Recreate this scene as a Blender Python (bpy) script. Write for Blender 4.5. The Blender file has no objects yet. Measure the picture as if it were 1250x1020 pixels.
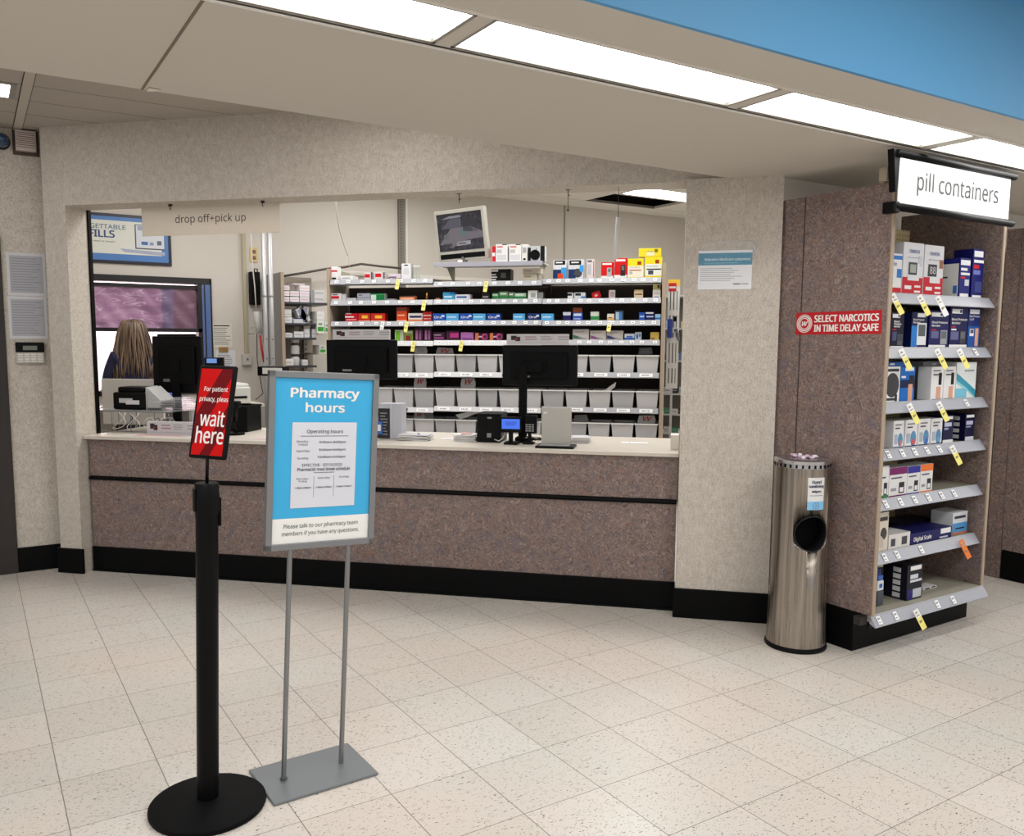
import bpy, bmesh, math, random
from mathutils import Matrix, Vector
random.seed(4)
PI = math.pi
C = bpy.context.scene.collection
sc = bpy.context.scene

# ------------------------------------------------------------------ camera
F, PITCH, ROLL, EYE, YAW, CX, CY = 1024.09, 0.104872, 0.002858, 1.45666, 0.55201, 595.08, 528.92
def _axes():
    cr, sr = math.cos(ROLL), math.sin(ROLL)
    r = Vector((1, 0, 0)); f = Vector((0, math.cos(PITCH), -math.sin(PITCH))); u = Vector((0, math.sin(PITCH), math.cos(PITCH)))
    R = Matrix.Rotation(-YAW, 3, 'Z')
    return R @ (cr*r + sr*u), R @ (-sr*r + cr*u), R @ f
RT, UP, FW = _axes()
EYEV = Vector((0, 0, EYE))
cam = bpy.data.cameras.new('camera'); camo = bpy.data.objects.new('camera', cam); C.objects.link(camo)
cam.sensor_width = 36; cam.lens = 36*F/1250; cam.shift_x = (625-CX)/1250; cam.shift_y = (CY-510)/1250
cam.clip_start = 0.05; cam.clip_end = 200
camo.matrix_world = Matrix(((RT.x, UP.x, -FW.x, 0), (RT.y, UP.y, -FW.y, 0), (RT.z, UP.z, -FW.z, EYE), (0, 0, 0, 1)))
sc.camera = camo

# ------------------------------------------------------------------ frames: G = floor grid, K = pharmacy counter (45 degrees to it)
O = Vector((0.632, 5.852, 0)); KA = math.radians(-44.13)
MK = Matrix.Translation(O) @ Matrix.Rotation(KA, 4, 'Z')
FRM = {'G': Matrix.Identity(4), 'K': MK}
def at(px, py, y, fr='K'):
    """measured point of the photo on the upright plane y = const of a frame -> (x, z)"""
    d = RT*((px-CX)/F) + UP*(-(py-CY)/F) + FW
    inv = FRM[fr].inverted(); e = inv @ EYEV; v = inv.to_3x3() @ d
    t = (y-e.y)/v.y; p = e+v*t
    return p.x, p.z
def kx(px, py, y): return at(px, py, y)[0]
def kz(px, py, y): return at(px, py, y)[1]

# ------------------------------------------------------------------ materials
_M = {}
def s2l(c): return tuple(((v/255)/12.92 if v/255 <= .04045 else ((v/255+.055)/1.055)**2.4) for v in c)
def mat(col, rough=.5, metal=0, name=None, spec=.5):
    key = (tuple(col), rough, metal, spec)
    if key in _M: return _M[key]
    m = bpy.data.materials.new(name or 'paint_%d_%d_%d' % tuple(col)); m.use_nodes = True
    b = m.node_tree.nodes['Principled BSDF']
    b.inputs['Base Color'].default_value = (*s2l(col), 1); b.inputs['Roughness'].default_value = rough
    b.inputs['Metallic'].default_value = metal; b.inputs['Specular IOR Level'].default_value = spec
    _M[key] = m; return m
def nm(name):
    m = bpy.data.materials.new(name); m.use_nodes = True
    nt = m.node_tree
    return m, nt, nt.nodes['Principled BSDF']
def N(nt, t, **k):
    n = nt.nodes.new(t)
    for a, v in k.items():
        if a in n.inputs: n.inputs[a].default_value = v
        else: setattr(n, a, v)
    return n
def L(nt, a, ao, b, bi): nt.links.new(a.outputs[ao], b.inputs[bi])
def ramp(nt, stops, interp='LINEAR'):
    r = nt.nodes.new('ShaderNodeValToRGB'); r.color_ramp.interpolation = interp
    e = r.color_ramp.elements
    while len(e) < len(stops): e.new(.5)
    for el, (p, c) in zip(e, stops): el.position = p; el.color = (*s2l(c), 1) if max(c) > 1 else (*c, 1)
    return r
def maprange(nt, src, so, a, b, c=0., d=1.):
    n = N(nt, 'ShaderNodeMapRange'); n.inputs[1].default_value = a; n.inputs[2].default_value = b
    n.inputs[3].default_value = c; n.inputs[4].default_value = d; L(nt, src, so, n, 0); return n
def math_(nt, op, a, b=None):
    n = nt.nodes.new('ShaderNodeMath'); n.operation = op
    for i, v in ((0, a), (1, b)):
        if v is None: continue
        if isinstance(v, tuple): nt.links.new(v[0].outputs[v[1]], n.inputs[i])
        else: n.inputs[i].default_value = v
    return n
def mix(nt, f, a, b, mode='MIX'):
    n = nt.nodes.new('ShaderNodeMix'); n.data_type = 'RGBA'; n.blend_type = mode
    for i, v in ((0, f), (6, a), (7, b)):
        if isinstance(v, tuple) and hasattr(v[0], 'outputs'): nt.links.new(v[0].outputs[v[1]], n.inputs[i])
        elif isinstance(v, tuple): n.inputs[i].default_value = (*s2l(v), 1)
        else: n.inputs[i].default_value = v
    return n

def wallcover():
    m, nt, b = nm('woven_vinyl_wallcover')
    tc = N(nt, 'ShaderNodeTexCoord')
    n1 = N(nt, 'ShaderNodeTexNoise', Scale=210., Detail=3., Roughness=.6); L(nt, tc, 'Object', n1, 'Vector')
    mp2 = N(nt, 'ShaderNodeMapping'); mp2.inputs['Scale'].default_value = (1, 1, .25); L(nt, tc, 'Object', mp2, 'Vector')
    n2 = N(nt, 'ShaderNodeTexNoise', Scale=170., Detail=2.); L(nt, mp2, 0, n2, 'Vector')
    n3 = N(nt, 'ShaderNodeTexNoise', Scale=30., Detail=2.); L(nt, tc, 'Object', n3, 'Vector')
    a = math_(nt, 'ADD', (math_(nt, 'MULTIPLY', (n1, 0), .62), 0), (math_(nt, 'MULTIPLY', (n2, 0), .22), 0)); a = math_(nt, 'ADD', (a, 0), (math_(nt, 'MULTIPLY', (n3, 0), .16), 0))
    r = ramp(nt, [(.38, (170, 160, 148)), (.5, (197, 189, 178)), (.62, (216, 209, 199))])
    L(nt, a, 0, r, 0); L(nt, r, 0, b, 'Base Color')
    b.inputs['Roughness'].default_value = .75; b.inputs['Specular IOR Level'].default_value = .25
    bp = N(nt, 'ShaderNodeBump', Strength=.25, Distance=.0015); L(nt, a, 0, bp, 'Height'); L(nt, bp, 0, b, 'Normal')
    return m
def laminate():
    m, nt, b = nm('mauve_brown_laminate')
    tc = N(nt, 'ShaderNodeTexCoord')
    nd = N(nt, 'ShaderNodeTexNoise', Scale=9., Detail=3.); L(nt, tc, 'Object', nd, 'Vector')
    ad = N(nt, 'ShaderNodeVectorMath', operation='MULTIPLY_ADD'); ad.inputs[1].default_value = (.12, .12, .12)
    L(nt, nd, 'Color', ad, 0); L(nt, tc, 'Object', ad, 2)
    n1 = N(nt, 'ShaderNodeTexNoise', Scale=46., Detail=5., Roughness=.72); n1.inputs['Distortion'].default_value = 2.2; L(nt, ad, 0, n1, 'Vector')
    r = ramp(nt, [(.28, (60, 50, 48)), (.42, (102, 87, 82)), (.5, (124, 107, 100)), (.58, (144, 127, 120)), (.7, (178, 160, 151))])
    L(nt, n1, 0, r, 0)
    n2 = N(nt, 'ShaderNodeTexNoise', Scale=14., Detail=3.); n2.inputs['Distortion'].default_value = 1.; L(nt, tc, 'Object', n2, 'Vector')
    f2 = maprange(nt, n2, 0, .52, .68, 0, .45)
    x1 = mix(nt, (f2, 0), (r, 0), (96, 92, 108))
    n3 = N(nt, 'ShaderNodeTexNoise', Scale=19., Detail=4.); n3.inputs['Distortion'].default_value = 1.4
    o3 = N(nt, 'ShaderNodeMapping'); o3.inputs['Location'].default_value = (7, 3, 1); L(nt, tc, 'Object', o3, 0); L(nt, o3, 0, n3, 'Vector')
    f3 = maprange(nt, n3, 0, .55, .7, 0, .38)
    x2 = mix(nt, (f3, 0), (x1, 2), (142, 92, 66))
    L(nt, x2, 2, b, 'Base Color'); b.inputs['Roughness'].default_value = .42
    return m
def floor_mat():
    m, nt, b = nm('speckled_vinyl_floor_tile')
    tc = N(nt, 'ShaderNodeTexCoord'); sx = N(nt, 'ShaderNodeSeparateXYZ'); L(nt, tc, 'Object', sx, 0)
    tx = math_(nt, 'DIVIDE', (math_(nt, 'SUBTRACT', (sx, 0), 2.013), 0), .3048)
    ty = math_(nt, 'DIVIDE', (math_(nt, 'SUBTRACT', (sx, 1), 3.341), 0), .322)
    def seam(t, size, w):
        fr = math_(nt, 'FRACT', (t, 0)); a = math_(nt, 'SUBTRACT', (fr, 0), .5); a = math_(nt, 'ABSOLUTE', (a, 0))
        d = math_(nt, 'MULTIPLY', (math_(nt, 'SUBTRACT', .5, (a, 0)), 0), size)
        return maprange(nt, d, 0, w*.4, w, 1, 0)
    s = math_(nt, 'MAXIMUM', (seam(tx, .3048, .0022), 0), (seam(ty, .322, .0019), 0))
    fx = math_(nt, 'FLOOR', (tx, 0)); fy = math_(nt, 'FLOOR', (ty, 0))
    cb = N(nt, 'ShaderNodeCombineXYZ'); L(nt, fx, 0, cb, 0); L(nt, fy, 0, cb, 1)
    wn = N(nt, 'ShaderNodeTexWhiteNoise'); L(nt, cb, 0, wn, 'Vector')
    # per tile offset so the flecks break at the joints
    of = N(nt, 'ShaderNodeVectorMath', operation='MULTIPLY_ADD'); of.inputs[1].default_value = (3, 3, 3); L(nt, wn, 'Color', of, 0); L(nt, tc, 'Object', of, 2)
    def flecks(scl, rot, sc_, lo, hi):
        mp = N(nt, 'ShaderNodeMapping'); mp.inputs['Rotation'].default_value = (0, 0, rot); mp.inputs['Scale'].default_value = scl; L(nt, of, 0, mp, 0)
        n = N(nt, 'ShaderNodeTexNoise', Scale=sc_, Detail=1., Roughness=.5); L(nt, mp, 0, n, 'Vector')
        return maprange(nt, n, 0, lo, hi)
    f1 = flecks((1, 2.6, 1), .5, 62., .70, .72)
    f2 = flecks((1, 2.2, 1), .35, 105., .675, .70)
    f3 = flecks((1, 1.6, 1), .5, 45., .62, .72)
    big = N(nt, 'ShaderNodeTexNoise', Scale=1.4, Detail=3.); L(nt, tc, 'Object', big, 'Vector')
    base = mix(nt, (maprange(nt, wn, 0, 0, 1, 0, 1), 0), (196, 192, 184), (206, 202, 195))
    base2 = mix(nt, (maprange(nt, big, 0, .35, .65, 0, .6), 0), (base, 2), (206, 192, 182))
    b3 = mix(nt, (math_(nt, 'MULTIPLY', (f3, 0), .35), 0), (base2, 2), (158, 146, 130))
    b4 = mix(nt, (math_(nt, 'MULTIPLY', (f2, 0), .75), 0), (b3, 2), (92, 82, 70))
    b5 = mix(nt, (math_(nt, 'MULTIPLY', (f1, 0), .9), 0), (b4, 2), (50, 44, 38))
    b6 = mix(nt, (math_(nt, 'MULTIPLY', (s, 0), .8), 0), (b5, 2), (70, 60, 48))
    L(nt, b6, 2, b, 'Base Color')
    rr = maprange(nt, big, 0, .3, .7, .3, .42); L(nt, rr, 0, b, 'Roughness'); b.inputs['Specular IOR Level'].default_value = .35
    bp = N(nt, 'ShaderNodeBump', Strength=.2, Distance=.001, invert=True); L(nt, s, 0, bp, 'Height'); L(nt, bp, 0, b, 'Normal')
    return m
def ceil_mat(name, px, ox, py, oy, c1, wide=.02):
    m, nt, b = nm(name)
    tc = N(nt, 'ShaderNodeTexCoord'); sx = N(nt, 'ShaderNodeSeparateXYZ'); L(nt, tc, 'Object', sx, 0)
    def seam(ch, p, o, w):
        t = math_(nt, 'DIVIDE', (math_(nt, 'SUBTRACT', (sx, ch), o), 0), p)
        fr = math_(nt, 'FRACT', (math_(nt, 'ADD', (t, 0), .5), 0)); a = math_(nt, 'ABSOLUTE', (math_(nt, 'SUBTRACT', (fr, 0), .5), 0))
        return maprange(nt, math_(nt, 'MULTIPLY', (a, 0), p), 0, w*.7, w, 1, 0)
    s1 = seam(0, px, ox, wide); s2 = seam(1, py, oy, .005)
    n = N(nt, 'ShaderNodeTexNoise', Scale=70., Detail=3.); L(nt, tc, 'Object', n, 'Vector')
    base = mix(nt, (maprange(nt, n, 0, .6, .75, 0, .3), 0), c1, (110, 100, 86))
    b1 = mix(nt, (math_(nt, 'MULTIPLY', (s1, 0), .25), 0), (base, 2), (160, 150, 130))
    b2 = mix(nt, (math_(nt, 'MULTIPLY', (s2, 0), .75), 0), (b1, 2), (70, 62, 52))
    L(nt, b2, 2, b, 'Base Color'); b.inputs['Roughness'].default_value = .9
    return m
def steel():
    m, nt, b = nm('brushed_stainless_steel')
    tc = N(nt, 'ShaderNodeTexCoord'); mp = N(nt, 'ShaderNodeMapping'); mp.inputs['Scale'].default_value = (1, 1, .012); L(nt, tc, 'Object', mp, 0)
    n = N(nt, 'ShaderNodeTexNoise', Scale=70., Detail=4.); L(nt, mp, 0, n, 'Vector')
    r = ramp(nt, [(.3, (134, 126, 118)), (.7, (180, 172, 162))]); L(nt, n, 0, r, 0); L(nt, r, 0, b, 'Base Color')
    b.inputs['Metallic'].default_value = 1; rr = maprange(nt, n, 0, .3, .7, .22, .36); L(nt, rr, 0, b, 'Roughness')
    b.inputs['Anisotropic'].default_value = .6
    return m
def emis(col, s, name):
    m, nt, b = nm(name); b.inputs['Base Color'].default_value = (.01, .01, .012, 1); b.inputs['Roughness'].default_value = .3
    b.inputs['Emission Color'].default_value = (*s2l(col), 1); b.inputs['Emission Strength'].default_value = s
    return m
def diffuser(s):
    m, nt, b = nm('prismatic_light_diffuser')
    tc = N(nt, 'ShaderNodeTexCoord'); v = N(nt, 'ShaderNodeTexVoronoi', Scale=90.); L(nt, tc, 'Object', v, 'Vector')
    r = maprange(nt, v, 0, 0, .6, s*1.1, s*.85); L(nt, r, 0, b, 'Emission Strength')
    b.inputs['Emission Color'].default_value = (1, .99, .97, 1); b.inputs['Base Color'].default_value = (.9, .9, .9, 1)
    return m
def film():
    m, nt, b = nm('wrinkled_pink_plastic_film')
    tc = N(nt, 'ShaderNodeTexCoord')
    mp = N(nt, 'ShaderNodeMapping'); mp.inputs['Scale'].default_value = (.6, 1, 1.6); L(nt, tc, 'Object', mp, 0)
    n = N(nt, 'ShaderNodeTexNoise', Scale=6., Detail=2., Roughness=.5); n.inputs['Distortion'].default_value = .8; L(nt, mp, 0, n, 'Vector')
    r = ramp(nt, [(.3, (136, 98, 130)), (.55, (168, 126, 160)), (.75, (196, 160, 188))]); L(nt, n, 0, r, 0)
    d = math_(nt, 'ABSOLUTE', (math_(nt, 'SUBTRACT', (n, 0), .5), 0)); ln = maprange(nt, d, 0, .003, .012, .55, 0)
    x1 = mix(nt, (ln, 0), (r, 0), (226, 206, 224))
    sx = N(nt, 'ShaderNodeSeparateXYZ'); L(nt, tc, 'Object', sx, 0)
    s1 = maprange(nt, sx, 0, 1.60, 1.62, 0, .65); x2 = mix(nt, (s1, 0), (x1, 2), (84, 84, 120))
    s2 = maprange(nt, sx, 0, 1.71, 1.73, 0, .8); x3 = mix(nt, (s2, 0), (x2, 2), (122, 84, 100))
    L(nt, x3, 2, b, 'Base Color'); b.inputs['Roughness'].default_value = .3
    bp = N(nt, 'ShaderNodeBump', Strength=.25, Distance=.02); L(nt, n, 0, bp, 'Height'); L(nt, bp, 0, b, 'Normal')
    return m
def clearplastic(name='clear_plastic', tint=(235, 240, 240), alpha=.22):
    m, nt, b = nm(name); b.inputs['Base Color'].default_value = (*s2l(tint), 1); b.inputs['Alpha'].default_value = alpha; b.inputs['Roughness'].default_value = .12
    return m
def hairmat():
    m, nt, b = nm('streaked_blonde_hair')
    tc = N(nt, 'ShaderNodeTexCoord'); mp = N(nt, 'ShaderNodeMapping'); mp.inputs['Scale'].default_value = (1, 1, .05); L(nt, tc, 'Object', mp, 0)
    n = N(nt, 'ShaderNodeTexNoise', Scale=75., Detail=2.); L(nt, mp, 0, n, 'Vector')
    r = ramp(nt, [(.3, (34, 27, 23)), (.45, (64, 51, 43)), (.58, (98, 80, 66)), (.7, (136, 118, 100))]); L(nt, n, 0, r, 0); L(nt, r, 0, b, 'Base Color')
    b.inputs['Roughness'].default_value = .45
    return m
def pegmat():
    m, nt, b = nm('cream_pegboard')
    tc = N(nt, 'ShaderNodeTexCoord'); sx = N(nt, 'ShaderNodeSeparateXYZ'); L(nt, tc, 'Object', sx, 0)
    def d(ch):
        fr = math_(nt, 'FRACT', (math_(nt, 'DIVIDE', (sx, ch), .0254), 0)); return math_(nt, 'SUBTRACT', (fr, 0), .5)
    a, c = d(0), d(2)
    dd = math_(nt, 'SQRT', (math_(nt, 'ADD', (math_(nt, 'MULTIPLY', (a, 0), (a, 0)), 0), (math_(nt, 'MULTIPLY', (c, 0), (c, 0)), 0)), 0))
    f = maprange(nt, dd, 0, .12, .15, 1, 0); x = mix(nt, (f, 0), (226, 210, 164), (70, 58, 38)); L(nt, x, 2, b, 'Base Color')
    return m
def cctvmat():
    m, nt, b = nm('camera_feed_screen'); b.inputs['Base Color'].default_value = (.01, .01, .015, 1); b.inputs['Roughness'].default_value = .25
    tc = N(nt, 'ShaderNodeTexCoord'); n = N(nt, 'ShaderNodeTexNoise', Scale=22., Detail=5.); L(nt, tc, 'Object', n, 'Vector')
    r = ramp(nt, [(.38, (14, 13, 18)), (.55, (52, 50, 60)), (.7, (84, 80, 90))]); L(nt, n, 0, r, 0); L(nt, r, 0, b, 'Emission Color'); b.inputs['Emission Strength'].default_value = .6
    return m

WALL = wallcover(); LAM = laminate(); FLOOR = floor_mat(); STEEL = steel(); PEG = pegmat()
BLACK = mat((5, 5, 6), .4, name='black_plastic', spec=.15); MBLACK = mat((6, 6, 7), .65, name='matt_black', spec=.12); VINYL = mat((4, 4, 5), .55, name='black_cove_vinyl', spec=.12)
DARK = mat((38, 33, 30), .6, name='dark_brown_metal'); WHITE = mat((226, 226, 224), .5, name='white_card'); PAPER = mat((222, 222, 222), .7, name='paper')
GREY = mat((176, 178, 184), .35, name='grey_price_rail'); LGREY = mat((196, 196, 198), .45, name='light_grey_plastic'); MGREY = mat((128, 130, 134), .35, .3, name='grey_powder_coat')
INK = mat((45, 45, 48), .7, name='printed_ink'); SOFTINK = mat((140, 140, 145), .7, name='grey_print'); WOOD = mat((168, 150, 130), .6, name='tan_edge_band')
CREAMW = mat((214, 208, 198), .7, name='cream_painted_wall'); PWALL = mat((204, 198, 189), .75, name='pharmacy_wall_panel'); SOFF = mat((204, 198, 187), .8, name='soffit_paint')
BLUEF = mat((84, 155, 205), .55, name='sky_blue_paint'); YEL = mat((236, 226, 128), .6, name='yellow_price_tag'); RED = mat((196, 22, 30), .45, name='red_print'); NAVY = mat((22, 28, 96), .45, name='navy_card')
CREAMTOP = mat((206, 198, 186), .35, name='cream_countertop'); CHROME = mat((200, 200, 205), .2, 1, name='chrome'); CABLE = mat((20, 20, 20), .5, name='black_cable'); WCABLE = mat((215, 212, 205), .5, name='white_cable')
DIFF = diffuser(7.6)

# ------------------------------------------------------------------ mesh builder
_T = {}
SANS = None
try:    # a typeface that comes with Blender, a plain sans close to the signs' lettering
    import os
    SANS = bpy.data.fonts.load(os.path.join(bpy.utils.system_resource('DATAFILES'), 'fonts', 'NotoSansHebrew-Regular.woff2'))
except Exception: SANS = None
def text_geo(s, bold):
    k = (s, bold)
    if k not in _T:
        cu = bpy.data.curves.new('lettering', 'FONT'); cu.body = s; cu.resolution_u = 3; cu.align_x = 'LEFT'
        if SANS: cu.font = SANS
        o = bpy.data.objects.new('lettering', cu); C.objects.link(o)
        dg = bpy.context.evaluated_depsgraph_get(); me = bpy.data.meshes.new_from_object(o.evaluated_get(dg))
        vs = [v.co.copy() for v in me.vertices]; fs = [tuple(p.vertices) for p in me.polygons]
        bpy.data.objects.remove(o); bpy.data.curves.remove(cu); bpy.data.meshes.remove(me)
        if vs:
            x0 = min(v.x for v in vs); x1 = max(v.x for v in vs); y0 = min(v.y for v in vs); y1 = max(v.y for v in vs)
            vs = [((v.x-(x0+x1)/2)/(x1-x0), (v.y-(y0+y1)/2)/(y1-y0)) for v in vs]
        _T[k] = (vs, fs)
    return _T[k]
class MB:
    def __init__(s): s.b = bmesh.new(); s.m = []
    def mi(s, m):
        if m not in s.m: s.m.append(m)
        return s.m.index(m)
    def _fin(s, n0, m, smooth=False, M=None, verts=None):
        s.b.faces.ensure_lookup_table(); i = s.mi(m)
        for f in s.b.faces[n0:]: f.material_index = i; f.smooth = smooth
    def box(s, x0, x1, y0, y1, z0, z1, m, bev=0, M=None, seg=2, taper=None):
        t = bmesh.new()
        P = [(x0, y0, z0), (x1, y0, z0), (x1, y1, z0), (x0, y1, z0), (x0, y0, z1), (x1, y0, z1), (x1, y1, z1), (x0, y1, z1)]
        if taper:   # shrink bottom about its centre
            cx, cy = (x0+x1)/2, (y0+y1)/2
            P = [((cx+(p[0]-cx)*taper, cy+(p[1]-cy)*taper, p[2]) if p[2] == z0 else p) for p in P]
        v = [t.verts.new(p) for p in P]
        for f in ((0, 3, 2, 1), (4, 5, 6, 7), (0, 1, 5, 4), (1, 2, 6, 5), (2, 3, 7, 6), (3, 0, 4, 7)): t.faces.new([v[i] for i in f])
        if bev > 0: bmesh.ops.bevel(t, geom=list(t.edges), offset=bev, segments=seg, affect='EDGES', profile=.5)
        if M: bmesh.ops.transform(t, matrix=M, verts=t.verts)
        s._join(t, m); return s
    def _join(s, t, m, smooth=False):
        me = bpy.data.meshes.new('tmp'); t.to_mesh(me); t.free(); n0 = len(s.b.faces); s.b.from_mesh(me); bpy.data.meshes.remove(me); s._fin(n0, m, smooth)
    def prism(s, pts, a, b, m, axis='x', M=None):
        """closed outline in the plane across axis, extruded from a to b"""
        t = bmesh.new()
        def P(u, v, w): return {'x': (w, u, v), 'y': (u, w, v), 'z': (u, v, w)}[axis]
        A = [t.verts.new(P(u, v, a)) for u, v in pts]; B = [t.verts.new(P(u, v, b)) for u, v in pts]
        n = len(pts); t.faces.new(A[::-1]); t.faces.new(B)
        for i in range(n): t.faces.new((A[i], A[(i+1) % n], B[(i+1) % n], B[i]))
        bmesh.ops.recalc_face_normals(t, faces=t.faces)
        if M: bmesh.ops.transform(t, matrix=M, verts=t.verts)
        s._join(t, m); return s
    def cyl(s, x, y, z0, z1, r, m, n=28, r2=None, M=None):
        return s.lathe([(0, z0), (r, z0), (r if r2 is None else r2, z1), (0, z1)], m, n, (x, y, 0), M)
    def lathe(s, prof, m, n=32, c=(0, 0, 0), M=None, sy=1.):
        t = bmesh.new(); rings = []
        for r, z in prof:
            if r < 1e-6: rings.append([t.verts.new((c[0], c[1], c[2]+z))])
            else: rings.append([t.verts.new((c[0]+r*math.cos(2*PI*i/n), c[1]+sy*r*math.sin(2*PI*i/n), c[2]+z)) for i in range(n)])
        for a, b in zip(rings, rings[1:]):
            for i in range(n):
                j = (i+1) % n
                q = [a[i % len(a)], a[j % len(a)], b[j % len(b)], b[i % len(b)]]
                u = []
                for w in q:
                    if w not in u: u.append(w)
                if len(u) > 2: t.faces.new(u)
        bmesh.ops.recalc_face_normals(t, faces=t.faces)
        for e in t.edges:
            if len(e.link_faces) == 2 and e.calc_face_angle(0) > .6: e.smooth = False
        if M: bmesh.ops.transform(t, matrix=M, verts=t.verts)
        s._join(t, m, True); return s
    def tube(s, pts, r, m, n=8, r1=None):
        pts = [Vector(p) for p in pts]; t = bmesh.new(); rings = []; up = Vector((0, 0, 1))
        N_ = len(pts); prev = None
        for i, p in enumerate(pts):
            d = (pts[min(i+1, N_-1)]-pts[max(i-1, 0)]).normalized()
            if prev is None:
                a = d.cross(up if abs(d.z) < .9 else Vector((1, 0, 0))).normalized()
            else: a = (prev-d*prev.dot(d)).normalized()
            prev = a; b = d.cross(a)
            rr = r if r1 is None else r+(r1-r)*i/max(1, N_-1)
            rings.append([t.verts.new(p+a*rr*math.cos(2*PI*k/n)+b*rr*math.sin(2*PI*k/n)) for k in range(n)])
        for A, B in zip(rings, rings[1:]):
            for k in range(n): t.faces.new((A[k], A[(k+1) % n], B[(k+1) % n], B[k]))
        t.faces.new(rings[0][::-1]); t.faces.new(rings[-1])
        bmesh.ops.recalc_face_normals(t, faces=t.faces)
        s._join(t, m, True); return s
    def sph(s, c, r, m, sc=(1, 1, 1), n=16):
        t = bmesh.new(); bmesh.ops.create_uvsphere(t, u_segments=n, v_segments=n//2+2, radius=r)
        bmesh.ops.transform(t, matrix=Matrix.Translation(c) @ Matrix.Diagonal((*sc, 1)), verts=t.verts); s._join(t, m, True); return s
    def rect(s, x0, x1, z0, z1, y, m, M=None, th=.0006):
        return s.box(x0, x1, y-th, y, z0, z1, m, M=M)
    def text(s, st, cx, cz, w, h, y, m, bold=0., M=None, shear=0., rot=0.):
        """flat lettering facing -y, its bounding box w x h centred on (cx, cz)"""
        vs, fs = text_geo(st, 0); n0 = len(s.b.faces)
        cr, sr = math.cos(rot), math.sin(rot); d = max(0, bold)*h*1.5
        offs = [(0, 0)] if d < 1e-5 else [(-d, 0), (d, 0), (0, 0), (-d*.7, d*.6), (d*.7, -d*.6), (d*.7, d*.6), (-d*.7, -d*.6)]
        for k, (ox, oz) in enumerate(offs):
            A = []
            for u, v in vs:
                a, b = u*(w-2*d)+v*h*shear, v*(h-2*d)
                p = Vector((cx+ox+a*cr-b*sr, y-.0012-.00002*k, cz+oz+a*sr+b*cr))
                A.append(s.b.verts.new(M @ p if M else p))
            for f in fs:
                try: s.b.faces.new([A[i] for i in f])
                except ValueError: pass
        s._fin(n0, m); return s
    def lines(s, x0, x1, z0, z1, n, m, y, rag=.3, th=.35):
        p = (z1-z0)/n
        for i in range(n):
            e = x1-(x1-x0)*random.random()*rag
            s.rect(x0, e, z1-(i+.5+th/2)*p, z1-(i+.5-th/2)*p, y, m)
        return s
    def make(s, name, parent=None, fr='G', loc=(0, 0, 0), rz=0, rot=None):
        me = bpy.data.meshes.new(name); bmesh.ops.remove_doubles(s.b, verts=[], dist=0); s.b.to_mesh(me); s.b.free()
        for m in s.m: me.materials.append(m)
        o = bpy.data.objects.new(name, me); C.objects.link(o)
        R = Matrix.Rotation(rz, 4, 'Z') if rot is None else rot
        M = Matrix.Translation(loc) @ R
        if parent: o.parent = parent; o.matrix_basis = M
        else: o.matrix_basis = FRM[fr] @ M
        return o
def tag(o, label, cat, group=None, kind=None):
    o['label'] = label; o['category'] = cat
    if group: o['group'] = group
    if kind: o['kind'] = kind
    return o
def struct(o, label=None):
    o['kind'] = 'structure'
    if label: o['label'] = label
    return o
def thing(name, label, cat, fr='G', loc=(0, 0, 0), rz=0, group=None, rot=None):
    o = bpy.data.objects.new(name, None); o.empty_display_size = .05; C.objects.link(o)
    R = Matrix.Rotation(rz, 4, 'Z') if rot is None else rot
    o.matrix_basis = FRM[fr] @ Matrix.Translation(loc) @ R
    return tag(o, label, cat, group)

# ================================================================== THE SETTING
CZ = 2.765; SZ = 2.305; PZ = 3.19; WY = 8.6
struct(MB().box(-7, 11, -6, 9, -.05, 0, FLOOR).make('floor'), 'cream vinyl tile floor with dark flecks')
CE = ceil_mat('ceiling_tile', 1.22, .325, .31, 5.005, (176, 168, 158), .0)
# low ceiling in the alcove before the counter; store ceiling toward the camera; pharmacy ceiling
ao = at(50, 155, -.08)
struct(MB().prism([(-7, 3.1), (3.36, 3.1), (3.36, 3.15), (.46, 5.93), (.46, 6.1), (-7, 6.1)], CZ, CZ+.04, CE, 'z').make('ceiling'), 'tiled ceiling over the pharmacy waiting area')
struct(MB().box(-7, 11, -6, 1.73, CZ-.02, CZ+.04, mat((176, 170, 160), .8)).make('ceiling_store'), 'ceiling of the store in front of the blue fascia')
struct(MB().box(.302, .348, 3.09, 6.05, CZ-.006, CZ, mat((190, 182, 170), .6)).box(.298, .302, 3.09, 6.05, CZ-.003, CZ, INK_ := mat((60, 54, 48), .8)).box(.348, .352, 3.09, 6.05, CZ-.003, CZ, INK_).make('trim_7'), 'wide ceiling runner crossing the tile joints')
# soffit (dropped band holding the strip of lights): its underside is built round the light openings
m = MB(); fx = [(0.04+1.18*k, 1.13) for k in range(-5, 8)]
LY0, LY1 = 1.945, 2.195
m.box(-7, 11, 1.73, LY0, SZ, SZ+.03, SOFF)
m.prism([(-7, LY1), (11, LY1), (11, 2.93), (3.50, 2.93), (3.36, 3.09), (-7, 3.09)], SZ, SZ+.03, SOFF, 'z')
for k, (x, w) in enumerate(fx):
    if k: m.box(fx[k-1][0]+fx[k-1][1], x, LY0, LY1, SZ, SZ+.03, SOFF)
m.box(-7, 11, 1.75, 3.0, SZ+.16, SZ+.19, SOFF)
m.box(-7, 3.36, 3.06, 3.088, SZ+.03, CZ, SOFF)
m.box(-7, 11, 1.76, 1.79, SZ+.03, CZ, SOFF)
struct(m.make('ceiling_soffit'), 'beige dropped soffit carrying a row of fluorescent panels')
struct(MB().box(-7, 11, 1.715, 1.729, SZ-.001, CZ-.05, BLUEF).box(-7, 11, 1.69, 1.729, CZ-.05, CZ-.02, BLUEF).make('trim_1'), 'sky blue fascia above the soffit')
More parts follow.
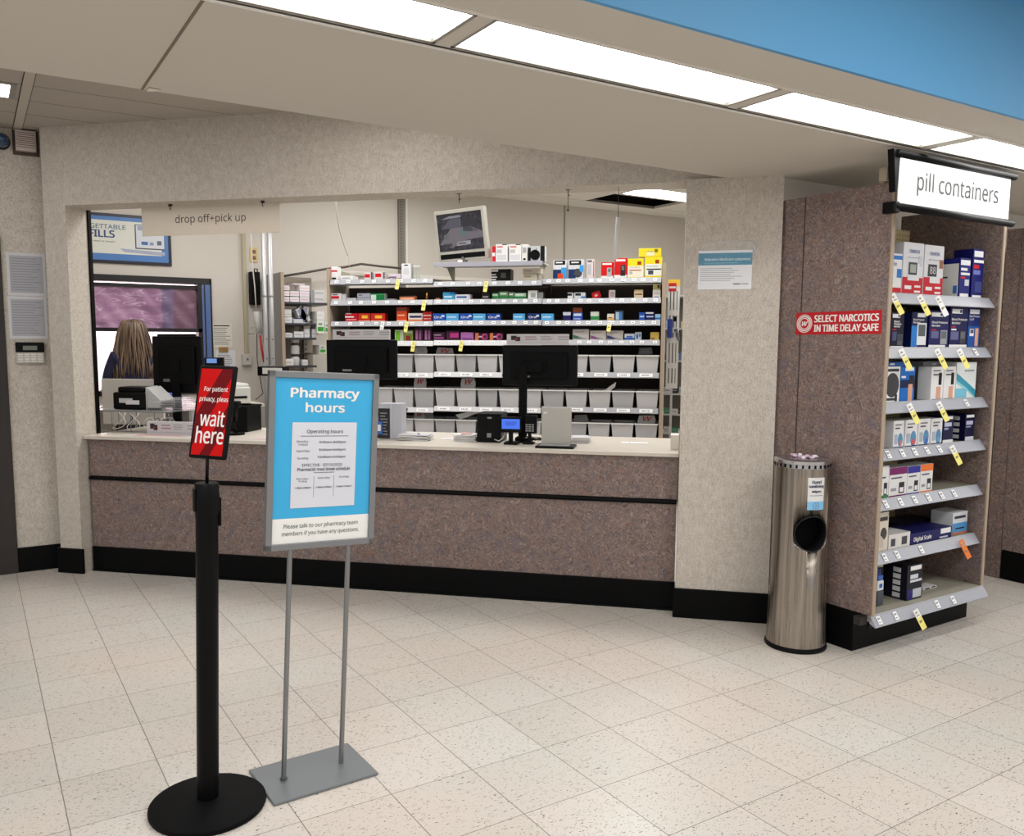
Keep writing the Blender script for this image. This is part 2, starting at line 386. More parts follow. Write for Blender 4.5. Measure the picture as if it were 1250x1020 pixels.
m = MB().box(.536, .544, LY1+.02, 3.088, SZ-.002, SZ, mat((120, 112, 98), .8)); struct(m.make('trim_2'), 'thin seam cover across the soffit')
struct(MB().box(-7, 11, 2.205, 2.217, SZ-.005, SZ, mat((235, 232, 224), .5)).box(-7, 11, 2.199, 2.203, SZ-.003, SZ, mat((50, 46, 42), .5)).box(-7, 11, 1.925, 1.94, SZ-.005, SZ, mat((225, 220, 210), .5)).make('trim_3'), 'thin metal edges along the row of lights')

# pier, header and pillar of the service opening (frame K: x along the counter, y into the pharmacy)
HB = 2.297
m = MB(); m.box(-.185, 4.135, -.09, .11, HB, PZ, WALL); m.box(-.185, -.03, -.09, .11, 0, HB, WALL); m.box(3.66, 4.135, -.115, .11, 0, HB, WALL); m.box(3.66, 4.135, -.115, -.09, HB, SZ, WALL)
struct(m.make('wall_front', fr='K'), 'beige wallcovered wall with the wide pharmacy service opening')
struct(MB().box(-.030, -.018, .098, .125, .88, HB, BLACK).make('trim_4', fr='K'), 'black edge strip on the left jamb of the opening')
# wall left of the pier, with the dark door frame
LWY = 6.05
struct(MB().box(-7, -.75, LWY, LWY+.12, 0, CZ+.3, WALL).box(-.75, .125, LWY, LWY+.12, 2.12, CZ+.3, WALL).box(.125, .56, LWY, LWY+.12, 0, CZ+.3, WALL).make('wall_left'), 'beige wallcovered wall left of the counter')
DBR = mat((40, 33, 29), .45, name='dark_bronze_metal')
d = struct(MB().box(-.75, .04, LWY+.03, LWY+.07, .004, 2.075, mat((26, 22, 21), .4)).make('door_1'), 'dark door at the far left')
MB().box(.04, .2, LWY-.02, LWY+.1, 0, 2.09, DBR, .004).box(-.75, .04, LWY+.02, LWY+.13, 0, .004, DBR).box(-.91, -.75, LWY-.02, LWY+.1, 0, 2.09, DBR, .004).box(-.75, .04, LWY+.02, LWY+.13, 0, .004, DBR).box(-.91, .2, LWY-.02, LWY+.13, 2.06, 2.125, DBR).box(.03, .055, LWY+.0, LWY+.03, 0, 2.06, BLACK).make('door_frame', d)
# wall right of the pillar (behind the endcap)
struct(MB().box(3.50, 9.3, 2.93, 3.05, 0, SZ+.2, CREAMW).make('wall_right'), 'cream wall behind the merchandise endcap')
# pharmacy shell with the drive-through window
WX0, WX1, WZ0, WZ1 = .2, 2.0, 1.02, 2.07
m = MB(); m.box(.3, 9.2, WY, WY+.15, WZ1, PZ, PWALL); m.box(.3, 9.2, WY, WY+.15, 0, WZ0, PWALL); m.box(WX1, 9.2, WY, WY+.15, WZ0, WZ1, PWALL)
m.box(.3, .5, WY, WY+.15, WZ0, WZ1, PWALL)
struct(m.make('wall_back'), 'cream panelled back wall of the pharmacy')
struct(MB().box(.3, .45, 6.17, WY, 0, PZ, PWALL).make('wall_pharmacy_left')); struct(MB().box(9.2, 9.35, 2.93, WY+.15, 0, PZ, PWALL).make('wall_pharmacy_right'))
# pharmacy ceiling with one missing tile
PC = ceil_mat('pharmacy_ceiling_tile', 1.11, 6.42, .55, 7.65, (238, 235, 228), .006)
bx0, bx1, by0, by1 = 6.42, 7.53, 7.66, 8.2
m = MB(); m.prism([(.3, 5.9), (.62, 5.98), (3.55, 3.05), (9.3, 3.05), (9.3, by0), (.3, by0)], PZ, PZ+.03, PC, 'z')
m.box(.3, 9.3, by1, WY+.1, PZ, PZ+.03, PC); m.box(.3, bx0, by0, by1, PZ, PZ+.03, PC); m.box(bx1, 9.3, by0, by1, PZ, PZ+.03, PC)
m.box(bx0-.1, bx1+.1, by0-.1, by1+.1, PZ+.4, PZ+.43, mat((16, 13, 12), .9)); m.box(bx0-.12, bx0-.1, by0-.1, by1+.1, PZ+.03, PZ+.4, mat((16, 13, 12), .9)); m.box(bx1+.1, bx1+.12, by0-.1, by1+.1, PZ+.03, PZ+.4, mat((16, 13, 12), .9))
m.box(bx0-.1, bx1+.1, by0-.12, by0-.1, PZ+.03, PZ+.4, mat((16, 13, 12), .9)); m.box(bx0-.1, bx1+.1, by1+.1, by1+.12, PZ+.03, PZ+.4, mat((16, 13, 12), .9))
struct(m.make('ceiling_pharmacy'), 'pharmacy ceiling with one dark missing tile')
SEAMC = mat((150, 144, 132), .7)
struct(MB().box(6.405, 6.425, WY-.008, WY, 0, PZ, SEAMC).make('trim_5'), 'thin vertical joint in the pharmacy wall')
m = MB().box(4.12, 4.19, WY-.03, WY, 0, PZ, mat((120, 114, 104), .6)).box(4.21, 4.235, WY-.02, WY, 0, PZ, mat((222, 218, 208), .5))
for k in range(40): m.box(4.14, 4.15, WY-.031, WY-.029, 1.9+k*.032, 1.912+k*.032, INK)
struct(m.make('trim_6'), 'slotted wall channel beside a white conduit')
# drive-through window
BLK = mat((14, 13, 15), .35)
w = struct(MB().box(.5, WX1, WY+.05, WY+.06, WZ0, 1.60, clearplastic('window_glass', (235, 238, 245), .08)).make('window_1'), 'drive-through window with pink film over the upper sash')
m = MB().box(.5, WX1+.07, WY-.03, WY+.1, WZ1-.03, WZ1+.03, BLK).box(.5, WX1+.0, WY-.0, WY+.1, WZ1-.075, WZ1-.05, BLK).box(.5, WX1+.02, WY-.02, WY+.09, 1.575, 1.61, BLK).box(.5, WX1, WY-.02, WY+.1, WZ0-.05, WZ0, BLK)
m.box(WX1-.06, WX1-.02, WY-.02, WY+.1, WZ0, WZ1, BLK).box(WX1+.06, WX1+.075, WY-.03, WY+.01, WZ0-.05, WZ1+.03, BLK).make('window_frame', w)
MB().box(WX1-.02, WX1+.06, WY-.028, WY+.0, WZ0, WZ1-.03, mat((96, 120, 172), .25, .5)).box(WX1+.0, WX1+.012, WY-.032, WY-.028, WZ0, WZ1-.03, BLK).make('side_channel', w)['label'] = 'blue-grey metal side channel'
m = MB(); FILM = film()
t = bmesh.new(); nx, nz = 40, 18; g = [[None]*(nz+1) for _ in range(nx+1)]
for i in range(nx+1):
    for j in range(nz+1):
        g[i][j] = t.verts.new((.5+(WX1-.56)*i/nx, WY+.02+.006*math.sin(i*1.3+j*.7)+.005*random.random(), 1.61+(WZ1-.04-1.61)*j/nz))
for i in range(nx):
    for j in range(nz): t.faces.new((g[i][j], g[i+1][j], g[i+1][j+1], g[i][j+1]))
m._join(t, FILM, True); m.make('plastic_film', w)

# baseboards and counter base
BZ = .16
struct(MB().box(-.20, -.015, -.105, -.085, 0, BZ, VINYL, .004).box(-.205, -.185, -.1, .12, 0, BZ, VINYL).make('baseboard_pier', fr='K'))
struct(MB().box(3.645, 4.15, -.13, -.112, 0, BZ, VINYL, .004).box(4.135, 4.15, -.12, .3, 0, BZ, VINYL).make('baseboard_pillar', fr='K'))
struct(MB().box(.2, .45, LWY-.015, LWY, 0, BZ, VINYL, .003).make('baseboard_left'))
struct(MB().box(4.7, 5.49, 2.915, 2.93, 0, BZ, VINYL).make('baseboard_right'))

# ================================================================== COUNTER
ct = thing('service_counter', 'long laminate pharmacy service counter with black bumper rail and kick base', 'counter', 'K')
MB().box(-.012, 3.652, 0, .5, BZ, .857, LAM).make('front_panel', ct)
MB().box(-.028, 3.658, -.035, .72, .857, .879, CREAMTOP, .003).make('countertop', ct)['label'] = 'cream laminate worktop'
MB().prism([(0.001, .592), (-.014, .597), (-.018, .606), (-.014, .616), (.001, .621)], -.012, 3.652, VINYL, 'x').make('bumper_rail', ct)
MB().box(-.015, 3.655, -.012, .01, 0, BZ, VINYL, .003).box(-.015, 3.655, -.02, 0, 0, .012, VINYL, .003).make('kick_base', ct)

# ================================================================== LIGHT FIXTURES
ordn = ['', 'first', 'second', 'third', 'fourth', 'fifth', 'sixth']
FR_M = mat((150, 146, 138), .4, .3, name='fixture_frame')
lab = {5: 'fluorescent ceiling panel over the pharmacy hours sign, cut off by the photo top', 6: 'fluorescent ceiling panel above the service counter, second from right end of the strip seen whole',
       7: 'fluorescent ceiling panel above the wall notice, between the counter panel and the endcap panel', 8: 'fluorescent ceiling panel directly above the pill containers sign'}
lab = {5: 'long soffit light panel at the photo top, nearest the grey sign stand', 6: 'long soffit light panel above the service counter, largest one in full view',
       7: 'soffit light panel between the largest one and the pill containers sign', 8: 'soffit light panel at the right edge, partly behind the pill containers sign'}
for k, (x, w_) in enumerate(fx):
    if k < 2: continue
    f = thing('ceiling_light', lab.get(k, 'recessed fluorescent strip panel in the beige soffit, out of view'), 'ceiling light', 'G', (x+w_/2, (LY0+LY1)/2, SZ), 0, 'recessed light panels in the soffit')
    hw, hd = w_/2, (LY1-LY0)/2
    MB().box(-hw+.012, hw-.012, -hd+.012, hd-.012, .012, .018, DIFF).make('diffuser', f)
    q = MB()
    for a in ((-hw, hw, -hd, -hd+.012), (-hw, hw, hd-.012, hd), (-hw, -hw+.012, -hd, hd), (hw-.012, hw, -hd, hd)): q.box(*a, .0, .03, FR_M)
    q.make('light_frame', f)
f = thing('ceiling_light', 'small square of light in the tiled ceiling at the upper left edge', 'ceiling light', 'G', (-.34, 5.16, CZ), 0)
MB().box(-.59, .59, -.12, .12, -.006, 0, DIFF).make('diffuser', f); MB().box(-.62, .62, -.15, .15, -.004, 0.0, FR_M).make('light_frame', f)
f = thing('ceiling_light', 'bright ceiling light inside the pharmacy beside the dark missing tile', 'ceiling light', 'G', (7.10, 7.37, PZ), 0)
MB().box(-.63, .63, -.19, .19, -.008, -.002, diffuser(9.)).make('diffuser', f); MB().box(-.65, .65, -.21, .21, -.004, 0, FR_M).make('light_frame', f)
def area(x, y, z, sx, sy, p, col=(1, .99, .975)):
    l = bpy.data.lights.new('ceiling_or_fill_lamp', 'AREA'); l.shape = 'RECTANGLE'; l.size = sx; l.size_y = sy; l.energy = p; l.color = col
    o = bpy.data.objects.new('ceiling_or_fill_lamp', l); C.objects.link(o); o.location = (x, y, z); return o
for x in (-3.5, -.5, 2.5, 5.5, 8.5):
    for y, p in ((-4.2, 14), (-1.8, 18), (.4, 36)): area(x, y, CZ-.03, 1.2, .6, p)
for x, y in ((-2.6, 4.1), (-.4, 4.1), (1.3, 3.8)): area(x, y, CZ-.02, 1.2, .3, 11)  # fill lamps added out of view behind the soffit to brighten the floor
for x, y, p in ((1.7, 7.2, 22), (3.7, 7.5, 22), (2.25, 5.75, 34), (3.65, 4.55, 34), (5.3, 5.4, 46), (7.5, 5.0, 46)): area(x, y, PZ-.02, 1.2, .6, p)  # middle pair added to brighten the shelving; the others are unseen room fixtures

struct(MB().box(-8, 6, 13.5, 13.6, 0, 6, mat((232, 206, 212), .8)).make('window_backdrop'), 'added pale pink backdrop that brightens the drive-through window')  # backdrop added so the lower window pane looks bright
lo = area(0, 12.6, 3.4, 6, 1.5, 900); lo.rotation_euler = (math.radians(70), 0, 0); lo.name = 'backdrop_fill_lamp'  # unseen lamp added only to light the backdrop
world = bpy.data.worlds.new('world'); sc.world = world; world.use_nodes = True
world.node_tree.nodes['Background'].inputs[0].default_value = (.93, .92, .95, 1); world.node_tree.nodes['Background'].inputs[1].default_value = .68

PT = Matrix.Rotation(math.radians(1.6), 4, 'Y')
# ================================================================== FOREGROUND: stanchion with the small red sign
t = thing('queue_post', 'black queue post with round base and a small red wait here sign on top', 'queue post', 'G', (.571, 2.612, 0))
MB().lathe([(0, 0), (.176, 0), (.179, .006), (.178, .016), (.168, .021), (.05, .033), (.042, .034), (0, .034)], MBLACK, 56).make('base', t)
MB().lathe([(0, .034), (.0335, .034), (.0335, .90), (.0335, .935), (0, .935)], BLACK, 32).make('post', t, rot=PT)
MB().lathe([(0, .935), (.036, .93), (.036, .945), (.0385, .95), (.0385, 1.0), (.037, 1.005), (.037, 1.03), (.034, 1.036), (0, 1.036)], BLACK, 12).box(-.04, -.034, -.013, .013, .95, 1.02, BLACK, .002).box(.034, .041, -.013, .013, .90, .99, BLACK, .002).make('belt_head', t, rot=PT)
SR = PT @ Matrix.Rotation(math.radians(-50), 4, 'Z') @ Matrix.Rotation(math.radians(-12), 4, 'X')
MB().tube([(0, 0, 1.03), (0.001, 0, 1.075), (.002, .0, 1.118)], .0055, BLACK).make('sign_stem', t, rot=PT)
m = MB(); W_, H_ = .134, .290
m.box(-W_/2, W_/2, -.008, .008, 0, H_, BLACK, .007, seg=3)
RD = mat((196, 4, 6), .45, spec=.15); DRD = mat((104, 2, 10), .45, spec=.15)
x0, x1, z0, z1 = -W_/2+.011, W_/2-.011, .011, H_-.011
def clipq(pts):   # clip diagonal stripe to the panel
    def cl(p, f, g):
        o = []
        for i in range(len(p)):
            a, b = p[i], p[(i+1) % len(p)]
            if f(a): o.append(a)
            if f(a) != f(b): o.append(g(a, b))
        return o
    for k, v, s_ in ((0, x0, 1), (0, x1, -1), (1, z0, 1), (1, z1, -1)):
        if not pts: return pts
        pts = cl(pts, lambda a: (a[k]-v)*s_ >= 0, lambda a, b: tuple(a[i]+(b[i]-a[i])*(v-a[k])/(b[k]-a[k]) for i in (0, 1)))
    return pts
m.rect(x0, x1, z0, z1, -.0082, RD)
for a, w_ in ((-.075, .05), (.02, .035)):
    q = clipq([(a-.05, z0-.01), (a-.05+w_, z0-.01), (a+.1+w_, z1+.01), (a+.1, z1+.01)])
    if len(q) > 2: m.prism(q, -.0094, -.0088, DRD, 'y')
WT = mat((240, 232, 230), .5)
iw, ih = x1-x0, z1-z0
def U_(u): return x0+iw*u
def V_(v): return z1-ih*v
m.text('For patient', U_(.56), V_(.245), iw*.76, ih*.07, -.0095, WT, .01)
m.text('privacy, pleas', U_(.53), V_(.36), iw*.92, ih*.075, -.0095, WT, .01)
m.text('wait', U_(.56), V_(.578), iw*.8, ih*.185, -.0095, WT, .012)
m.text('here', U_(.54), V_(.77), iw*.9, ih*.2, -.0095, WT, .012)
m.make('sign_panel', t, loc=(.033, 0, 1.108), rot=SR)['label'] = 'red sign reading wait here in a black frame'

# ------------------------------------------------------------------ pharmacy hours sign
t = thing('sign_stand', 'grey floor stand holding the blue pharmacy hours sign', 'sign', 'G', (.927, 2.633, 0), math.radians(1.5))
GP = mat((116, 120, 124), .4, .2, name='grey_enamel'); FRG = mat((134, 136, 138), .4, .5, name='aluminium_frame')
MB().box(-.183, .183, -.13, .13, .0, .010, GP, .004).make('base_plate', t)
LN = Matrix.Rotation(math.radians(2.9), 4, 'Y')
for x in (-.105, .101): MB().cyl(x, 0, .010, .80, .0085, mat((138, 139, 140), .3, .7), 16).cyl(x, 0, .010, .014, .013, mat((120, 122, 124), .3, .7), 16).make('pole', t, rot=LN)
m = MB(); a, b_, c_ = .191, .786, 1.368; fw = .021
m.box(-a, a, -.012, .012, b_, b_+fw, FRG, .002).box(-a, a, -.012, .012, c_-fw, c_, FRG, .002).box(-a, -a+fw, -.012, .012, b_, c_, FRG, .002).box(a-fw, a, -.012, .012, b_, c_, FRG, .002).make('frame', t, rot=LN)
m = MB(); x0, x1, z0, z1 = -a+fw-.002, a-fw+.002, b_+fw-.002, c_-fw+.002; iw, ih = x1-x0, z1-z0
SB = mat((58, 172, 222), .35, name='sign_sky_blue'); SW = mat((236, 236, 232), .35)
m.box(x0, x1, -.004, .004, V_(.846), z1, SB).box(x0, x1, -.004, .004, z0, V_(.846), SW)
m.text('Pharmacy', U_(.505), V_(.098), iw*.70, ih*.082, -.004, SW, .03); m.text('hours', U_(.505), V_(.178), iw*.40, ih*.062, -.004, SW, .03)
m.text('Please talk to our pharmacy team', U_(.5), V_(.897), iw*.76, ih*.034, -.004, INK, .0); m.text('members if you have any questions.', U_(.5), V_(.942), iw*.79, ih*.034, -.004, INK, .0)
m.make('sign_panel', t, rot=LN)['label'] = 'blue printed sign face with a white strip below'
m = MB(); X0, X1, Z1, Z0 = U_(.18), U_(.835), V_(.268), V_(.785)
PP = mat((214, 216, 224), .4); m.box(X0, X1, -.0058, -.0046, Z0, Z1, PP)
pw, ph = X1-X0, Z1-Z0
def pt(s, u, v, w_, h_, bold=0., mm=None): m.text(s, X0+pw*u, Z1-ph*v, pw*w_, ph*h_, -.0058, mm or INK, bold)
pt('Operating hours', .50, .11, .56, .055, .004); m.rect(X0+pw*.13, X0+pw*.87, Z1-ph*.165, Z1-ph*.155, -.0058, SOFTINK)
pt('Monday -', .17, .225, .2, .034); pt('Friday', .17, .26, .14, .034); pt('9:00am-8:00pm', .62, .235, .42, .034, .008)
pt('Saturday', .17, .335, .2, .034); pt('9:00am-6:00pm', .62, .325, .42, .034, .008)
pt('Sunday', .17, .42, .17, .034); pt('10:00am-6:00pm', .61, .41, .44, .034, .008)
pt('EFFECTIVE   07/15/2020', .47, .50, .62, .034, .004); pt('Pharmacist meal break schedule', .5, .548, .82, .04, .012); m.rect(X0+pw*.34, X0+pw*.66, Z1-ph*.595, Z1-ph*.585, -.0058, SOFTINK)
pt('Monday -', .18, .66, .2, .03); pt('Friday', .18, .69, .13, .03); pt('Saturday', .5, .655, .19, .03); pt('Sunday', .82, .65, .16, .03)
for u in (.18, .5, .82): pt('1:30pm-2:00pm', u, .765, .25, .024, .02)
for u in (.345, .655): m.rect(X0+pw*u, X0+pw*u+.0006, Z1-ph*.88, Z1-ph*.63, -.0058, INK)
m.make('hours_notice', t, rot=LN)['label'] = 'pale paper notice of operating hours'

# ================================================================== WIPES DISPENSER / BIN
can = thing('wipes_bin', 'tall stainless steel hand wipes dispenser bin standing beside the pillar', 'bin', 'G', (3.385, 2.607, 0))
def wrap(R, ang, zc):
    def fn(x, z, off=0.): a = ang+x/R; return Vector(((R+off)*math.cos(a), (R+off)*math.sin(a), z+zc))
    return fn
RB = .128; bp_ = [(0, .022), (.138, .022), (.1355, .10), (RB+.002, .30), (RB, .5), (RB, .885), (0, .885)]
m = MB(); m.lathe(bp_, STEEL, 72); bo = m.make('body', can)
HA = math.radians(217.6+27)
c2 = MB(); c2.lathe([(0, -.1), (.083, -.1), (.083, .11), (0, .11)], MBLACK, 48, M=Matrix.Translation((RB*.9*math.cos(HA), RB*.9*math.sin(HA), .578)) @ Matrix.Rotation(HA, 4, 'Z') @ Matrix.Rotation(PI/2, 4, 'Y')); co = c2.make('cutter', can)
bo.data.materials.append(MBLACK)
md = bo.modifiers.new('b', 'BOOLEAN'); md.object = co; md.operation = 'DIFFERENCE'; md.solver = 'EXACT'
try: md.material_mode = 'TRANSFER'
except Exception: pass
dg = bpy.context.evaluated_depsgraph_get(); me = bpy.data.meshes.new_from_object(bo.evaluated_get(dg)); bo.modifiers.clear(); bo.data = me; bpy.data.objects.remove(co)
me.materials.clear(); me.materials.append(STEEL); me.materials.append(MBLACK)
for p in me.polygons:
    vs_ = [me.vertices[i].co for i in p.vertices]; p.material_index = 1 if (min(math.hypot(v.x, v.y) for v in vs_) < RB-.006 and p.center.z > .3 and p.center.z < .87 and abs(p.normal.z) < .999) else 0
fn = wrap(RB, HA, .578); m = MB(); m.tube([fn(.084*math.sin(i*PI/24), .084*math.cos(i*PI/24), .001) for i in range(49)], .0022, mat((30, 30, 30), .4), 6); m.make('opening_rim', can)
MB().lathe([(0, 0), (.143, 0), (.146, .008), (.143, .02), (.139, .023), (0, .023)], BLACK, 64).make('rubber_base', can)
m = MB().lathe([(0, .885), (RB-.003, .885), (RB-.003, .905), (RB+.002, .906), (RB+.003, .92), (RB-.006, .924), (.09, .926), (0, .926)], CHROME, 64)
for i in range(28): m.box(-.0045, .0045, -.001, .001, .887, .903, BLACK, M=Matrix.Rotation(i*2*PI/28, 4, 'Z') @ Matrix.Translation((0, -RB+.002, 0)))
m.make('lid', can)
m = MB(); PK = mat((214, 186, 205), .4)
for i in range(26):
    a_ = random.random()*6.28; r_ = random.random()*.075
    m.sph((r_*math.cos(a_), r_*math.sin(a_), .929+random.random()*.008), .006+random.random()*.006, random.choice([PK, PK, mat((150, 110, 140), .5), WHITE]), (1.4, 1, .6), 8)
m.make('wipe', can)['label'] = 'crumpled pinkish wipe packaging lying on the lid'
LA = math.radians(217.6+31); fn = wrap(RB, LA, .77); m = MB()
def cpatch(u0, u1, z0, z1, mt, off):
    n = 12; t_ = bmesh.new(); A = [[t_.verts.new(fn(u0+(u1-u0)*i/n, z, off)) for i in range(n+1)] for z in (z0, z1)]
    for i in range(n): t_.faces.new((A[0][i], A[0][i+1], A[1][i+1], A[1][i]))
    m._join(t_, mt, True)
cpatch(-.042, .042, -.076, .076, PAPER, .0008); cpatch(-.042, .042, -.076, -.036, mat((132, 192, 232), .4), .0012)
def ctext(s, u, z, w_, h_, mt, bold=0):
    vs, fs = text_geo(s, 0); n0 = len(m.b.faces); d = bold*h_*1.6
    for k, ox in enumerate([0] if not bold else [-d, 0, d]):
        A = [m.b.verts.new(fn(u+ox+v[0]*w_, z+v[1]*h_, .0018+.00003*k)) for v in vs]
        for f_ in fs: m.b.faces.new([A[i] for i in f_])
    m._fin(n0, mt)
INKB = mat((38, 40, 70), .6)
ctext('Hand', 0, .056, .044, .016, INKB, .04); ctext('sanitizing', 0, .034, .074, .018, INKB, .04); ctext('wipes', 0, .010, .046, .016, INKB, .04); cpatch(-.033, .033, -.010, -.007, SOFTINK, .0016)
ctext('X', 0, -.056, .012, .012, INKB); m.tube([fn(.015*math.sin(i*PI/12), -.056+.015*math.cos(i*PI/12), .0015) for i in range(25)], .0008, INKB, 5)
m.make('label', can)['label'] = 'white and blue label reading hand sanitizing wipes'

# ================================================================== ENDCAP DISPLAY
ec = thing('endcap_display', 'laminate endcap shelf unit of health monitors under the pill containers sign', 'shelving unit', 'G', (3.54, 2.40, 0))
EX, EY = 3.54, 2.40
def eb(m, *a, **k):
    a = list(a); a[0] -= EX; a[1] -= EX; a[2] -= EY; a[3] -= EY; return m.box(*a, **k)
m = MB(); eb(m, 3.534, 3.552, 2.305, 2.766, .2, 2.184, LAM); eb(m, 3.531, 3.553, 2.300, 2.306, .2, 2.184, WOOD); eb(m, 3.536, 3.552, 2.774, 2.925, .2, 2.184, LAM); eb(m, 3.540, 3.55, 2.76, 2.78, .2, 2.184, DARK); m.make('side_panel', ec)
m = MB(); eb(m, 4.532, 4.55, 2.341, 2.90, .165, 2.184, LAM); eb(m, 4.531, 4.551, 2.335, 2.342, .165, 2.184, WOOD); m.make('side_panel', ec)
m = MB(); eb(m, 3.552, 4.532, 2.845, 2.86, .2, 2.10, PEG); m.make('back_panel', ec)['label'] = 'cream pegboard back'
m = MB(); eb(m, 3.536, 4.53, 2.40, 2.86, 0, .165, VINYL, bev=.003); eb(m, 3.534, 3.552, 2.37, 2.86, .165, .2, VINYL); eb(m, 4.44, 4.56, 2.34, 2.36, .13, .17, BLACK); eb(m, 3.50, 3.56, 2.34, 2.375, .15, .19, DARK); m.make('base', ec)
ES = [1.703, 1.449, 1.190, .965, .726, .464, .190]; EF = [2.385]*6+[2.322]
DECK = mat((150, 146, 132), .6); RAILG = mat((160, 163, 172), .35)
TAGW = mat((236, 236, 236), .5)
def ticket(par, x, y, z, w_, h_, mt, tilt=-.5, rz=0., txt=True, roll=0.):
    m = MB(); m.box(-w_/2, w_/2, -.0012, -.0004, -h_, 0, mt)
    if txt:
        m.rect(-w_*.3, -w_*.02, -h_*.46, -h_*.2, -.0012, SOFTINK); m.rect(w_*.06, w_*.28, -h_*.4, -h_*.2, -.0012, SOFTINK); m.rect(-w_*.3, w_*.1, -h_*.8, -h_*.68, -.0012, SOFTINK)
    return m.make('price_tag', par, loc=(x, y, z), rot=Matrix.Rotation(rz, 4, 'Z') @ Matrix.Rotation(tilt, 4, 'X') @ Matrix.Rotation(roll, 4, 'Y'))
def hangtag(par, x, y, z, w_, h_, cols, rz=-.5, roll=-.28):
    m = MB(); m.box(-w_/2, w_/2, -.0012, -.0004, -h_*.4, 0, cols[0]); m.box(-w_/2, w_/2, -.0012, -.0004, -h_, -h_*.4, cols[1])
    TK = mat((170, 166, 140), .7); m.rect(-w_*.3, w_*.1, -h_*.2, -h_*.1, -.0012, TK); m.rect(-w_*.3, w_*.3, -h_*.33, -h_*.27, -.0012, TK); m.rect(-w_*.28, w_*.02, -h_*.66, -h_*.56, -.0012, mat((130, 124, 90), .7)); m.rect(w_*.08, w_*.28, -h_*.63, -h_*.56, -.0012, mat((130, 124, 90), .7))
    return m.make('price_tag', par, loc=(x, y, z), rot=Matrix.Rotation(rz, 4, 'Z') @ Matrix.Rotation(-.22, 4, 'X') @ Matrix.Rotation(roll, 4, 'Y'))
ETAG = [[], [1190], [1179], [1084, 1101, 1116, 1131, 1146], [1081, 1099, 1116, 1132.6, 1148.6, 1163.6], [1080, 1095, 1124], [1073, 1093, 1143, 1162]]
EHANG = [[(1088, 0), (1121, 0), (1143, 1)], [(1098, 0), (1142, 0), (1169, 0)], [(1108, 0), (1144, 0)], [(1160, 0)], [], [(1171, 2)], [(1116, 0)]]
OR = mat((226, 120, 50), .5)
for k, (z, y) in enumerate(zip(ES, EF)):
    m = MB(); eb(m, 3.553, 4.53, y, 2.845, z-.028, z, DECK, bev=.002)
    if k == 6: eb(m, 3.56, 4.52, y+.01, y+.02, z-.06, z-.02, BLACK)
    sh = m.make('shelf', ec)
    m = MB(); m.prism([(y+.004-EY, z+.004), (y-.03-EY, z-.046), (y-.026-EY, z-.050), (y+.006-EY, z-.034)], 3.553-EX, 4.53-EX, RAILG, 'x'); m.make('price_rail', sh)['label'] = 'pale grey slanted price rail'
    pyz = [358, 429, 492, 549, 606, 668, 745][k]
    for px in ETAG[k]:
        x = at(px, pyz, y-.012, 'G')[0]; ticket(sh, x-EX, y-.0045-EY, z-.004, .03, .04, TAGW, tilt=-.594, roll=0)
    for px, c in EHANG[k]:
        x = at(px, pyz, y-.03, 'G')[0]; hangtag(sh, x-EX, y-.034-EY, z-.006, .031, .105, [(TAGW, YEL), (TAGW, TAGW), (OR, OR)][c], rz=-.3, roll=-.42)
# header sign on the endcap
hs = bpy.data.objects.new('header_sign', None); C.objects.link(hs); hs.parent = ec; hs.location = (3.405-EX, 2.2-EY, 0)
m = MB(); m.box(0, .885, -.003, .003, 2.062, 2.262, mat((232, 236, 236), .3)); m.text('pill containers', .455, 2.158, .655, .105, -.003, mat((70, 70, 72), .5), .005); m.make('sign_panel', hs)['label'] = 'white panel reading pill containers'
for z in (2.268, 2.048):
    MB().tube([(-.02, 0, z), (.925, 0, z)], .017, BLACK, 14).make('rail', hs)
MB().box(-.035, .0, -.012, .05, 2.02, 2.07, BLACK, .006).prism([(-.045, 2.285), (.12, 2.285), (.12, 2.27), (.0, 2.255), (-.01, 2.11), (-.02, 2.11)], .0, .03, BLACK, 'y').box(.02, .9, .0, .03, 2.262, 2.285, BLACK).make('bracket', hs)
m = MB(); eb(m, 3.515, 3.545, 2.33, 2.37, 2.19, 2.25, mat((170, 160, 140), .6), bev=.004); eb(m, 3.553, 3.565, 2.34, 2.37, 2.1, 2.25, mat((170, 160, 140), .6)); m.make('mounting_clip', ec)
# red sticker on the side panel
pA = (2.333, 1.622); m = MB(); MX = Matrix.Rotation(-PI/2, 4, 'Z')
STK = mat((190, 20, 32), .35)
m.box(-.232, .232, -.0012, 0, -.054, .054, STK); m.text('SELECT NARCOTICS', .047, .022, .345, .036, -.0012, SW, .035); m.text('IN TIME DELAY SAFE', .047, -.024, .345, .036, -.0012, SW, .035)
for r_, w_ in ((.043, .002), (.026, .002)): m.tube([(-.182+r_*math.cos(i*PI/16), -.0016, r_*math.sin(i*PI/16)) for i in range(33)], w_, SW, 6)
for i in range(22):
    a_ = i*2*PI/22; m.box(-.003, .003, -.0022, -.001, -.0045, .0045, SW, M=Matrix.Translation((-.182+.0345*math.cos(a_), 0, .0345*math.sin(a_))) @ Matrix.Rotation(-a_, 4, 'Y'))
m.text('w', -.182, 0, .034, .024, -.0012, SW, .03, shear=.3)
tag(m.make('sticker', loc=(3.5338, 2.563, 1.567), rz=-PI/2), 'red sticker reading select narcotics in time delay safe on the laminate panel', 'sticker')

# second gondola end at the right border
g2 = thing('gondola_end_panel', 'brown laminate gondola end cut off by the right edge', 'shelving unit', 'G', (5.47, 2.8, 0))
MB().box(0, .02, -.085, 0, 0, 2.17, LAM).box(.004, .02, -.62, -.088, .187, 2.17, LAM).make('side_panel', g2)
MB().box(.006, .9, -.6, -.09, 0, .185, VINYL).make('base', g2); MB().box(.03, .9, -.03, 0, .185, 2.1, LAM).make('back_panel', g2)

